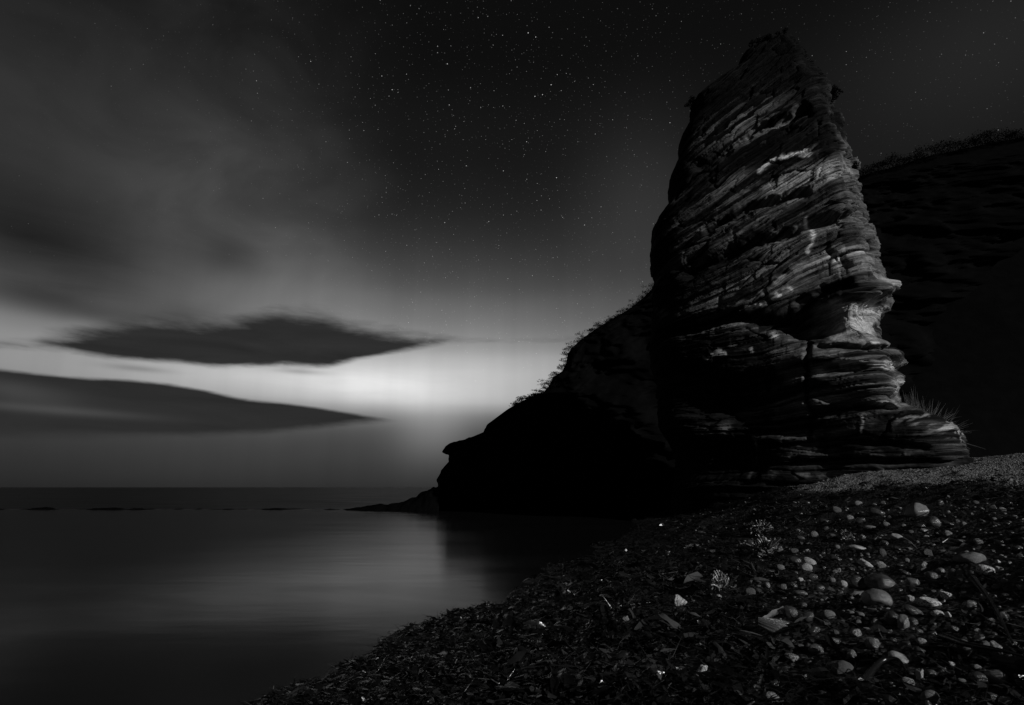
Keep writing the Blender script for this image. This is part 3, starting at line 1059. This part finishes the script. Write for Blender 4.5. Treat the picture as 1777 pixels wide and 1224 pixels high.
KEEP = []      # picture ovals of placed things, kept free of loose weed


def place_stone(px, py, w, h, tilt, alb, kind, label, seed, name='stone', category='stone', angular=False, lump=0.7, sub=4, me=None, group=None):
    b = hit_beach(px, py + h * 0.35)
    d = ray(px, py)
    dist = b[1]
    c = EYE + d / d[1] * dist
    m = dist / F * math.hypot(1, d[0] / d[1]) / 1.0
    m = np.linalg.norm(c - EYE) / F / math.sqrt(1 + ((px - W / 2) / F) ** 2 + ((py - H / 2) / F) ** 2)
    if me is None:
        me = stone_mesh(name, seed, sub, lump, angular)
        me.materials.append(stone_material(alb, kind))
    o = link(name, me, None, None, label=label, category=category)
    if group:
        o['group'] = group
    az = math.atan2(d[0], d[1])
    o.scale = (w / 2 * m, (w + h) / 4 * m * 0.9, h / 2 * m * 1.04)
    o.rotation_euler = (Matrix.Rotation(-az, 4, 'Z') @ Matrix.Rotation(math.radians(tilt), 4, 'Y')).to_euler()
    o.location = c + np.array([math.sin(az), math.cos(az), 0]) * w * 0.15 * m - np.array([0, 0, h * 0.06 * m])
    KEEP.append((px, py, w * 0.55 + 3, h * 0.6 + 3))
    return o


STONES = [
    # x, y, width, height, tilt, albedo, kind, angular, label
    (1591, 887, 38, 29, -12, .22, 'plain', 0, 'largest far cobble, rounded and pale with a pointed end, at the seaweed edge'),
    (1618, 906, 23, 21, 0, .09, 'plain', 0, 'round dark cobble touching the largest far cobble'),
    (1520, 889, 27, 15, 8, .06, 'plain', 0, 'flat dark cobble left of the largest far cobble'),
    (1511, 916, 21, 8, 4, .25, 'plain', 0, 'thin pale pebble below the flat dark cobble'),
    (1557, 932, 23, 11, 12, .42, 'speckle', 0, 'bright speckled oval pebble with a thin stalk beside it'),
    (1496, 932, 11, 8, 0, .20, 'plain', 0, 'tiny grey pebble left of the bright speckled oval one'),
    (1487, 950, 25, 9, 6, .45, 'plain', 0, 'bright smooth pebble tapering to the right above the white shell piece'),
    (1531, 959, 15, 15, 0, .10, 'speckle', 0, 'dark round pebble in bare seaweed between the shell and the speckled oval'),
    (1404, 975, 25, 15, 20, .33, 'vein', 0, 'upper of two pale pebbles stacked together'),
    (1399, 985, 21, 13, 0, .40, 'speckle', 0, 'lower of two pale pebbles stacked together'),
    (1454, 991, 18, 11, -15, .50, 'crust', 1, 'bright rough chip between the stacked pair and the white shell piece'),
    (1464, 1014, 17, 12, 15, .52, 'speckle', 0, 'small bright white pebble left of the dark cobble pair'),
    (1389, 1006, 9, 10, 0, .55, 'speckle', 1, 'tiny white chip below the stacked pale pair'),
    (1490, 1013, 32, 27, 0, .05, 'plain', 0, 'dark cobble behind the layered cobble, next to the small white pebble'),
    (1525, 1011, 50, 29, 4, .08, 'stripe', 0, 'wide dark cobble with faint layers behind the glossy cobble'),
    (1584, 1011, 25, 21, 0, .15, 'plain', 0, 'smooth mid grey cobble right of the layered cobble'),
    (1603, 985, 30, 21, -18, .13, 'vein', 1, 'angular cobble crossed by a white vein'),
    (1616, 1000, 19, 20, 20, .09, 'plain', 0, 'dark wedge-shaped pebble under the white-veined cobble'),
    (1633, 991, 13, 11, 0, .16, 'plain', 0, 'small grey pebble right of the white-veined cobble'),
    (1651, 996, 13, 22, 30, .10, 'plain', 0, 'upright dark pebble in the row left of the white speckled cobble'),
    (1667, 993, 15, 16, 25, .12, 'plain', 1, 'leaning pointed pebble in the row left of the white speckled cobble'),
    (1687, 997, 20, 15, 35, .07, 'plain', 0, 'dark slanting pebble touching the white speckled cobble'),
    (1685, 968, 47, 22, -4, .22, 'speckle', 0, 'broad pale granite cobble with a leaf of kelp leaning on it'),
    (1711, 990, 29, 20, 6, .50, 'crust', 0, 'white speckled cobble near the right edge'),
    (1733, 988, 13, 11, 0, .42, 'crust', 1, 'small white crusted pebble right beside the white speckled cobble'),
    (1611, 961, 19, 14, 10, .10, 'speckle', 1, 'dark rough pebble above the white-veined cobble'),
    (1605, 921, 15, 7, 8, .30, 'plain', 0, 'thin pale pebble under the round dark cobble'),
    (1608, 932, 10, 7, 0, .42, 'plain', 0, 'tiny bright pebble right of the bright speckled oval'),
    (1731, 974, 10, 7, -20, .50, 'plain', 1, 'tiny bright chip above the white speckled cobble'),
    (1522, 1039, 48, 31, 5, .17, 'plain', 0, 'large smooth glossy egg-shaped cobble in the middle of the stones'),
    (1580, 1039, 18, 14, 0, .52, 'crust', 1, 'white crusted chip at the left end of the row of white stones'),
    (1610, 1046, 38, 19, 6, .55, 'crust', 0, 'long white barnacled cobble, biggest of the row of white stones'),
    (1646, 1035, 26, 18, 38, .60, 'crust', 1, 'curved white chunk at the right end of the row of white stones'),
    (1637, 1045, 10, 9, 20, .52, 'crust', 1, 'tiny white chip under the curved white chunk'),
    (1627, 1066, 20, 14, 4, .50, 'crust', 0, 'white mottled pebble below the row of white stones'),
    (1647, 1069, 12, 13, 0, .60, 'crust', 1, 'small brilliant white fragment right of the white mottled pebble'),
    (1585, 1062, 36, 17, 32, .06, 'stripe', 0, 'dark oblong ridged pebble slanting under the white stones'),
    (1567, 1080, 18, 32, 10, .18, 'plain', 0, 'grey oblong pebble standing on end'),
    (1585, 1080, 17, 15, 0, .07, 'plain', 0, 'dark pebble right of the one standing on end'),
    (1603, 1079, 16, 12, 0, .08, 'plain', 0, 'dark pebble below the slanting ridged one, second from the standing pebble'),
    (1549, 1073, 26, 25, 0, .04, 'plain', 0, 'very dark wet cobble left of the pebble standing on end'),
    (1564, 1145, 43, 21, 16, .33, 'plain', 0, 'pale smooth elongated cobble near the bottom edge'),
    (1476, 1137, 21, 21, 0, .07, 'plain', 0, 'round dark glossy pebble on top of the pitted cobble'),
    (1464, 1164, 38, 30, 5, .11, 'speckle', 0, 'dark pitted cobble near the bottom edge'),
    (1673, 1121, 26, 22, 25, .17, 'plain', 1, 'grey angular cobble at the left of the cracked group'),
    (1702, 1107, 25, 12, -10, .26, 'plain', 0, 'pale flat pebble on top of the cracked group'),
    (1706, 1124, 30, 24, -25, .16, 'speckle', 1, 'broad angular cobble in the middle of the cracked group'),
    (1731, 1128, 18, 32, -8, .20, 'plain', 1, 'tall angular cobble at the right of the cracked group'),
    (1652, 1153, 13, 9, 20, .42, 'plain', 1, 'small pale chip on bare dark seaweed below the cracked group'),
    (1730, 1177, 36, 28, -10, .15, 'plain', 0, 'large grey cobble in the bottom right corner'),
    (1697, 1178, 32, 22, 0, .05, 'plain', 0, 'dark cobble next to the one in the bottom right corner'),
    (1516, 1116, 27, 26, 15, .12, 'plain', 1, 'flat grey slab among dark kelp below the very dark wet cobble'),
    (1388, 1030, 22, 11, 0, .12, 'plain', 0, 'grey oval pebble above the ribbed shell'),
    (1404, 1147, 19, 11, -20, .14, 'plain', 1, 'flat grey chip left of the dark pitted cobble'),
    (1248, 1037, 11, 13, 20, .34, 'plain', 1, 'pale chip right of the barnacled lump'),
    (1332, 1016, 9, 12, 0, .16, 'plain', 0, 'lone small grey pebble in the seaweed left of the stacked pale pair'),
    (1087, 1074, 13, 11, 0, .22, 'crust', 1, 'lone pale chip far left on the dark wrack'),
    (1216, 1163, 16, 34, 38, .55, 'crust', 1, 'jagged bright white chunk standing in the wrack near the bottom edge'),
]
for i, (x, y, w, h, tl, al, kd, ang, lab) in enumerate(STONES):
    place_stone(x, y, w, h, tl, al, kd, lab, 200 + i * 3, angular=bool(ang))
place_stone(1178, 1043, 25, 24, 0, .40, 'crust', 'round barnacled lump alone on the seaweed', 501, 'barnacled_lump', 'shell lump', True, 1.4)
place_stone(1500, 978, 24, 16, 10, .60, 'vein', 'flat white shell piece with dark cracks', 502, 'shell_piece', 'shell', True, 0.8)
place_stone(1595, 1170, 13, 30, 8, .30, 'plain', 'pale pointed shell sliver standing near the bottom edge', 503, 'shell_sliver', 'shell', True, 0.8)


def ribbed_shell(px, py, w, h, tilt, label):
    """scallop-like half shell with ribs"""
    n, m = 80, 30
    a = np.linspace(-1, 1, n)[:, None]
    r = np.linspace(0.08, 1, m)[None]
    x = r * 1.6 - 0.8 + 0 * a
    y = a * (0.25 + 0.75 * np.sin(r * math.pi * 0.62)) * 0.62
    zt = 0.42 * np.sqrt(np.clip(1 - (a * 0.97) ** 2, 0, 1)) * (1 - 0.55 * (r - 0.35) ** 2) + 0.045 * np.cos(a * 26)
    top = np.stack([x, y, zt], -1)
    bot = np.stack([x, y, zt - 0.05], -1)
    V = np.concatenate([top.reshape(-1, 3), bot.reshape(-1, 3)])
    f = grid_faces(n, m)
    me = mesh_from('ribbed_shell', V, np.concatenate([f, f[:, ::-1] + n * m]))
    me.materials.append(stone_material(.11, 'plain'))
    b = hit_beach(px, py)
    d = np.linalg.norm(b - EYE)
    s = w / F * d * 0.62
    o = link('ribbed_shell', me, None, None, label=label, category='shell')
    o.location = b + np.array([0, 0, 0.01])
    o.scale = (s, s * 0.9, s * 0.8)
    o.rotation_euler = (math.radians(24), math.radians(10), math.radians(tilt))
    KEEP.append((px, py, w * 0.6, h * 0.7))


ribbed_shell(1342, 1093, 50, 26, -20, 'dark ribbed shell with a glossy highlight, left of the stones')


# ------------------------------------------------------------------ seaweed
def blade_strip(n, length, width, curl, bend, r, wid=3, wave=0.0):
    q = np.linspace(0, 1, n)
    y = length * (q - 0.5)
    x = bend * length * (q - 0.5) ** 2
    z = curl * length * (np.sin(q * math.pi * r.uniform(0.6, 1.6) + r.uniform(0, 3)) - 0.3) * 0.25
    prof_ = width * np.clip(np.sin(np.clip(q * 0.92 + 0.06, 0, 1) * math.pi), 0.12, 1) ** 0.6
    c = np.linspace(-1, 1, wid)
    V = np.stack([x[:, None] + prof_[:, None] * c[None] * 0.5, np.repeat(y[:, None], wid, 1),
                  z[:, None] + width * 0.22 * (c[None] ** 2) * r.uniform(-1, 1) + wave * width * np.sin(q * 19 + r.uniform(0, 6))[:, None] * c[None]], -1)
    return V


def rot(tx, ty, tz):
    return np.array((Matrix.Rotation(tz, 3, 'Z') @ Matrix.Rotation(ty, 3, 'Y') @ Matrix.Rotation(tx, 3, 'X')))


def clear_of_stones(px, py, pad):
    for (x, y, a, b) in KEEP:
        if abs(px - x) < a + pad and -b - pad * 0.2 < py - y < b + pad:
            return False
    return True


FROND = {}


def kelp_blade(px, py, lpx, wpx, rz, tilt, tone, label, seed, group=None, curl=0.6, bend=0.4, lift=0.03, name='kelp_frond'):
    r = np.random.default_rng(seed)
    b = hit_beach(px, py)
    d = np.linalg.norm(b - EYE) / F
    V = blade_strip(12, lpx * d, wpx * d, curl, bend, r, 4, 0.12)
    me = mesh_from(name, V, grid_faces(12, 4), True, {'tone': np.full(48, tone)})
    o = link(name, me, M_WEED, label=label, category='seaweed')
    if group:
        o['group'] = group
    FROND[o.name] = (lpx, wpx, tone)
    o.location = b + np.array([0, 0, lift])
    o.rotation_euler = (tilt[0], tilt[1], rz)
    return o


R_ = math.radians
KEEP.append((1664, 960, 24, 12))
kelp_blade(1663, 960, 42, 17, R_(-60), (R_(35), R_(-15)), 1.0, 'flat kelp leaf leaning on the broad pale granite cobble', 601, curl=0.5)
KEEP.append((1330, 1078, 30, 12))
kelp_blade(1334, 1075, 56, 11, R_(-62), (R_(32), R_(12)), 2.6, 'torn pale kelp blade lying above the ribbed shell', 602, curl=0.3)
kelp_blade(1491, 1036, 38, 9, R_(-70), (R_(20), R_(18)), 1.8, 'pale frayed kelp strip left of the large glossy cobble', 603)
kelp_blade(1200, 949, 28, 7, R_(-85), (R_(5), R_(25)), 1.3, 'short pale kelp strip on the wrack halfway to the water', 604, curl=0.3)
kelp_blade(1350, 1000, 30, 7, R_(-15), (R_(30), R_(22)), 1.0, 'upright kelp strip below the branching weed clumps', 605)

# kelp stalks: round stems
def kelp_stalk(pts_px, r_m, tone, label, lifts=None):
    P = []
    for i, (x, y) in enumerate(pts_px):
        b = hit_beach(x, y)
        P.append(b + np.array([0, 0, r_m + (lifts[i] if lifts else 0.0)]))
    P = np.array(P)
    q = np.linspace(0, len(P) - 1, 28)
    k_ = np.arange(len(P))
    C = np.stack([np.interp(q, k_, P[:, j]) for j in range(3)], -1)
    for _ in range(5):
        C[1:-1] = (C[:-2] + 2 * C[1:-1] + C[2:]) / 4
    V, f = tube_mesh(C, r_m * 1.25, r_m * 0.25, 10)
    o = link('kelp_stalk', mesh_from('kelp_stalk', V, f, True, {'tone': np.full(len(V), tone)}), M_WEED, label=label, category='seaweed')
    return o


kelp_stalk([(1478, 1230), (1505, 1190), (1532, 1168), (1562, 1162), (1576, 1176)], 0.020, 0.06, 'thick dark kelp stalk arching below the pale elongated cobble', [0, .02, .05, .04, 0])
kelp_stalk([(1690, 1015), (1712, 1045), (1736, 1085), (1760, 1130)], 0.022, 0.05, 'long black kelp stalk slanting down at the right edge', [.03, .04, .04, .02])
kelp_stalk([(1640, 1120), (1680, 1138), (1740, 1152), (1790, 1160)], 0.018, 0.05, 'black kelp stalk below the cracked group of cobbles', [.03, .04, .05, .03])
kelp_stalk([(1568, 940), (1580, 948), (1593, 957)], 0.008, 3.0, 'thin bright stalk beside the bright speckled oval pebble', [.04, .05, .02])
kelp_stalk([(1636, 947), (1648, 944), (1664, 945)], 0.006, 2.0, 'thin arched stalk above the broad pale granite cobble', [.03, .06, .04])
kelp_stalk([(1118, 1004), (1150, 1002), (1178, 997)], 0.010, 0.6, 'thin straight stalk lying on the wrack left of the pale branching clump', [.03, .03, .03])


def weed_clump(px, py, w, h, tone, label, seed):
    """branching bushy seaweed"""
    r = np.random.default_rng(seed)
    b = hit_beach(px, py + h * 0.5)
    d = np.linalg.norm(b - EYE) / F
    Vs, Fs, off = [], [], 0
    for i in range(44):
        an, up = r.uniform(-1.4, 1.4), r.uniform(0.5, 1.0)
        end = np.array([math.sin(an) * w * 0.6 * d, r.normal(0, w * 0.2 * d), abs(math.cos(an)) * h * d * up])
        mid = end * 0.5 + r.normal(size=3) * w * 0.06 * d
        V, f = tube_mesh([(0, 0, 0), mid, end, end + r.normal(size=3) * w * 0.10 * d], 1.0 * d, 1.5 * d, 5)
        Vs.append(V)
        Fs.append(f + off)
        off += len(V)
        for j in range(3):
            e2 = mid + (end - mid) * r.random() + r.normal(size=3) * w * 0.12 * d
            V, f = tube_mesh([mid, (mid + e2) / 2 + [0, 0, 0.4 * d], e2], 0.8 * d, 1.3 * d, 4)
            Vs.append(V)
            Fs.append(f + off)
            off += len(V)
    V = np.concatenate(Vs)
    o = link('branching_seaweed', mesh_from('branching_seaweed', V, np.concatenate(Fs), True, {'tone': np.full(len(V), tone)}), M_WEED,
             label=label, category='seaweed', group='branching seaweed clumps on the wrack')
    o.location = b
    KEEP.append((px, py, w * 0.5, h * 0.6))


weed_clump(1330, 951, 36, 26, 1.5, 'bushy branching seaweed clump in the middle of the wrack', 701)
weed_clump(1252, 1011, 26, 26, 2.0, 'pale branching seaweed clump left of the lone grey pebble', 702)
weed_clump(1321, 917, 28, 18, 1.0, 'dim branching seaweed clump above the bushy one', 703)
weed_clump(1468, 930, 14, 14, 1.4, 'small finely branched clump left of the tiny grey pebble', 704)

# loose cobbles and pebbles among the weed, alike to the eye
variants = []
for i in range(10):
    me = stone_mesh('pebble', 900 + i * 5, 3, 0.9, i % 3 == 0)
    me.materials.append(stone_material([.05, .08, .10, .13, .06, .18, .09, .05, .24, .11][i], ['plain', 'plain', 'speckle', 'plain', 'plain', 'speckle', 'vein', 'plain', 'crust', 'plain'][i]))
    variants.append(me)
cnt, tries = 0, 0
while cnt < 210 and tries < 6000:
    tries += 1
    x = rnd.uniform(1300, 1775)
    y = rnd.uniform(872, 1222)
    if rnd.random() > min(1.0, max(0.04, (x - 1340) / 240.0)):
        continue
    if rnd.random() > 0.25 + 0.75 * math.exp(-((y - 1000) / 75.0) ** 2):
        continue
    w = rnd.uniform(6, 22) * (0.75 + 0.9 * (y - 870) / 350.0)
    if not clear_of_stones(x, y, w * 0.35):
        continue
    place_stone(x, y, w, w * rnd.uniform(0.5, 0.85), rnd.uniform(-25, 25), 0, '', 'small pebble lying loose in the seaweed away from the larger cobbles', 0,
                'pebble', 'pebble', me=variants[rnd.randrange(10)], group='small pebbles among the seaweed')
    cnt += 1

# kelp blades near enough to be told apart
cnt, tries = 0, 0
while cnt < 290 and tries < 9000:
    tries += 1
    x = rnd.uniform(820, 1777)
    y = rnd.uniform(985, 1224)
    b = hit_beach(x, y)
    if b[2] < 0.04 or rnd.random() < 0.35 * (x > 1400):
        continue
    ln = rnd.uniform(26, 85)
    if not clear_of_stones(x, y, 9):
        continue
    kelp_blade(x, y, ln, rnd.uniform(4, 18), rnd.uniform(0, 6.28), (rnd.gauss(0, 0.15), rnd.gauss(0, 0.4)), rnd.random() ** 2.5 * (0.2 + 0.8 * min(1, max(0, (x - 950) / 250))),
               'small dark kelp frond lost in the open wrack away from the stones', 3000 + tries, 'kelp blades in the wrack', curl=rnd.uniform(0.1, 0.9), bend=rnd.uniform(-1, 1), lift=rnd.uniform(0.005, 0.05))
    cnt += 1


def litter():
    """wrack: the matted mass of broken weed"""
    r = np.random.default_rng(77)
    n = 90000
    az = np.radians(r.uniform(-30, 50, n))
    dist = 1.5 * np.exp(r.random(n) * math.log(30))
    x, y = dist * np.sin(az), dist * np.cos(az)
    ok = (beach_s(x, y) > -0.6) & (beach_z(x, y) > 0.0) & (y > 1.2)
    ok &= r.random(n) < wrack_mask(x, y) + 0.05
    x, y, dist = x[ok], y[ok], dist[ok]
    z = beach_z(x, y)
    pu, pv = project(np.stack([x, y, z + 0.02], -1))
    keep = np.ones(len(x), bool)
    for (a, b, c, e) in KEEP:
        keep &= ~((np.abs(pu - a) < c + 4) & (pv - b > -e - 1) & (pv - b < e * 0.75))
    x, y, z, dist = x[keep], y[keep], z[keep], dist[keep]
    n = len(x)
    S = 5
    q = np.linspace(0, 1, S)
    strand = r.random(n) < 0.25
    ln = np.where(strand, r.uniform(0.10, 0.36, n), 0.03 * 6.0 ** r.random(n)) * (0.8 + 0.05 * dist)
    wd = np.where(strand, r.uniform(0.004, 0.011, n), r.uniform(0.008, 0.055, n)) * (0.8 + 0.05 * dist)
    cu, ph, fr = r.uniform(0, 0.5, n), r.uniform(0, 6.3, n), r.uniform(2, 5, n)
    bend = r.uniform(-1, 1, n) * np.where(strand, 2.5, 1.0)
    L_ = (q[None] - 0.5) * ln[:, None]
    Xb = bend[:, None] * ln[:, None] * (q[None] - 0.5) ** 2
    Zb = cu[:, None] * ln[:, None] * 0.4 * np.sin(ph[:, None] + fr[:, None] * q[None])
    wp = wd[:, None] * np.clip(np.sin((q * 0.9 + 0.06) * math.pi), 0.15, 1)[None]
    loc = np.stack([np.stack([Xb - wp / 2, L_, Zb], -1), np.stack([Xb + wp / 2, L_, Zb + 0.15 * wp * np.sign(bend)[:, None]], -1)], 2)
    tx, ty, tz = r.normal(0, 0.2, n) * np.where(strand, 0.4, 1.0), r.normal(0, 0.42, n), r.uniform(0, 6.283, n)
    cx, sx, cyy, sy, cz, sz = np.cos(tx), np.sin(tx), np.cos(ty), np.sin(ty), np.cos(tz), np.sin(tz)
    Rm = np.stack([np.stack([cz * cyy, cz * sy * sx - sz * cx, cz * sy * cx + sz * sx], -1),
                   np.stack([sz * cyy, sz * sy * sx + cz * cx, sz * sy * cx - cz * sx], -1),
                   np.stack([-sy, cyy * sx, cyy * cx], -1)], 1)
    V = np.einsum('nij,nabj->nabi', Rm, loc)
    V = V + np.stack([x, y, z + r.uniform(0.0, 0.05, n) * (0.7 + 0.02 * dist)], -1)[:, None, None]
    f = grid_faces(S, 2)
    Fa = (f[None] + (np.arange(n) * S * 2)[:, None, None]).reshape(-1, 4)
    tone = r.random(n) ** 3.5 * 1.1 * (0.08 + 0.92 * sstep(0.8, 4.0, beach_s(x, y))) * (0.12 + 0.88 * sstep(-0.45, 0.5, fbm(x * 0.9, y * 0.9, 8.0, 2, 66)))
    me = mesh_from('seaweed_wrack', V, Fa, False, {'tone': np.repeat(tone, S * 2)})
    link('seaweed_wrack', me, M_WEED, kind='stuff', label='matted dark wrack of broken wet seaweed covering the lower beach', category='seaweed')


litter()


def shingle():
    """bare shingle above the wrack, and small stones between the weed"""
    r = np.random.default_rng(88)
    bm = bmesh.new()
    bmesh.ops.create_icosphere(bm, subdivisions=1, radius=1.0)
    iv = np.array([v.co[:] for v in bm.verts])
    fi = np.array([[v.index for v in f.verts] for f in bm.faces])
    bm.free()
    n = 75000
    az = np.radians(r.uniform(14, 52, n))
    dist = 5.0 * np.exp(r.random(n) * math.log(8))
    x, y = dist * np.sin(az), dist * np.cos(az)
    w = wrack_mask(x, y)
    ok = (beach_s(x, y) > 0.5) & (r.random(n) < np.where(w < 0.5, 1.0, 0.02))
    x, y, dist = x[ok], y[ok], dist[ok]
    n = len(x)
    z = beach_z(x, y)
    s = r.uniform(0.007, 0.018, n) * (0.7 + 0.045 * dist)
    sc = np.stack([s * r.uniform(0.8, 1.5, n), s * r.uniform(0.8, 1.5, n), s * r.uniform(0.5, 0.9, n)], -1)
    a = r.uniform(0, 6.28, n)
    V = iv[None] * sc[:, None]
    V = V * (1 + r.normal(0, 0.08, (n, len(iv), 1)))
    c, q = np.cos(a)[:, None], np.sin(a)[:, None]
    V = np.stack([V[..., 0] * c - V[..., 1] * q, V[..., 0] * q + V[..., 1] * c, V[..., 2]], -1)
    V = V + np.stack([x, y, z + s * 0.2], -1)[:, None]
    Fa = (fi[None] + (np.arange(n) * len(iv))[:, None, None]).reshape(-1, 3)
    me = mesh_from('shingle', V, Fa, False, {'tone': np.repeat(r.random(n) ** 2, len(iv))})
    m, t, b = new_mat('shingle_stone')
    tn_ = attr(t, 'tone')
    grey(t, b, tn_ * 0.14 + 0.03)
    b.inputs['Roughness'].default_value = 0.7
    link('shingle', me, m, kind='stuff', label='fine grey shingle on the upper beach at the foot of the stack', category='shingle')


shingle()


# ------------------------------------------------------------------ say which pebble and which frond: by the stone it lies next to
def tell_apart():
    short = {}
    for st in STONES:
        t_ = st[8]
        for cut in (',', ' with ', ' at ', ' left ', ' right ', ' below ', ' above ', ' between ', ' under ', ' in ', ' near ', ' behind ', ' beside ', ' touching ',
                    ' on ', ' among ', ' next ', ' tapering ', ' slanting ', ' crossed ', ' stacked ', ' standing ', ' far '):
            t_ = t_.split(cut)[0] if not (cut == ' stacked ' and ' of two ' in t_) else t_
        short.setdefault(t_, []).append(st)
    ref = [(v[0][0], v[0][1], k) for k, v in short.items() if len(v) == 1 and 2 <= len(k.split()) <= 5]
    ref += [(1178, 1043, 'round barnacled lump'), (1330, 951, 'bushy branching clump'), (1252, 1011, 'pale branching clump'), (1342, 1093, 'dark ribbed shell'),
            (1595, 1170, 'pale pointed shell sliver'), (1216, 1163, 'jagged bright white chunk')]
    used = set()
    todo = [o for o in scene.objects if o.get('group') in ('small pebbles among the seaweed', 'kelp blades in the wrack')]
    pos = {o.name: [float(c) for c in project(np.array(o.location))] for o in todo}
    todo.sort(key=lambda o: min((pos[o.name][0] - r[0]) ** 2 + (pos[o.name][1] - r[1]) ** 2 for r in ref))
    for o in todo:
        x, y = pos[o.name]
        if o.get('category') == 'pebble':
            what = 'small loose pebble'
        else:
            l_, w_, t_ = FROND[o.name]
            what = '%s %s %s kelp frond' % ('long' if l_ > 55 else 'short', 'broad' if w_ > 11 else 'narrow', 'grey' if t_ > 0.3 else 'black')
        for d2, k, dx_, dy_ in sorted(((x - r[0]) ** 2 + (y - r[1]) ** 2, r[2], x - r[0], y - r[1]) for r in ref)[:5]:
            if d2 > 150 ** 2:
                break
            side = ('just right of' if dx_ > 0 else 'just left of') if abs(dx_) > abs(dy_) else ('just below' if dy_ > 0 else 'just above')
            if d2 > 38 ** 2:
                side = side.replace('just', 'a little way' if d2 < 80 ** 2 else 'some way')
            lab = '%s %s the %s' % (what, side, k)
            if lab not in used and len(lab.split()) <= 16:
                used.add(lab)
                o['label'] = lab
                break


tell_apart()
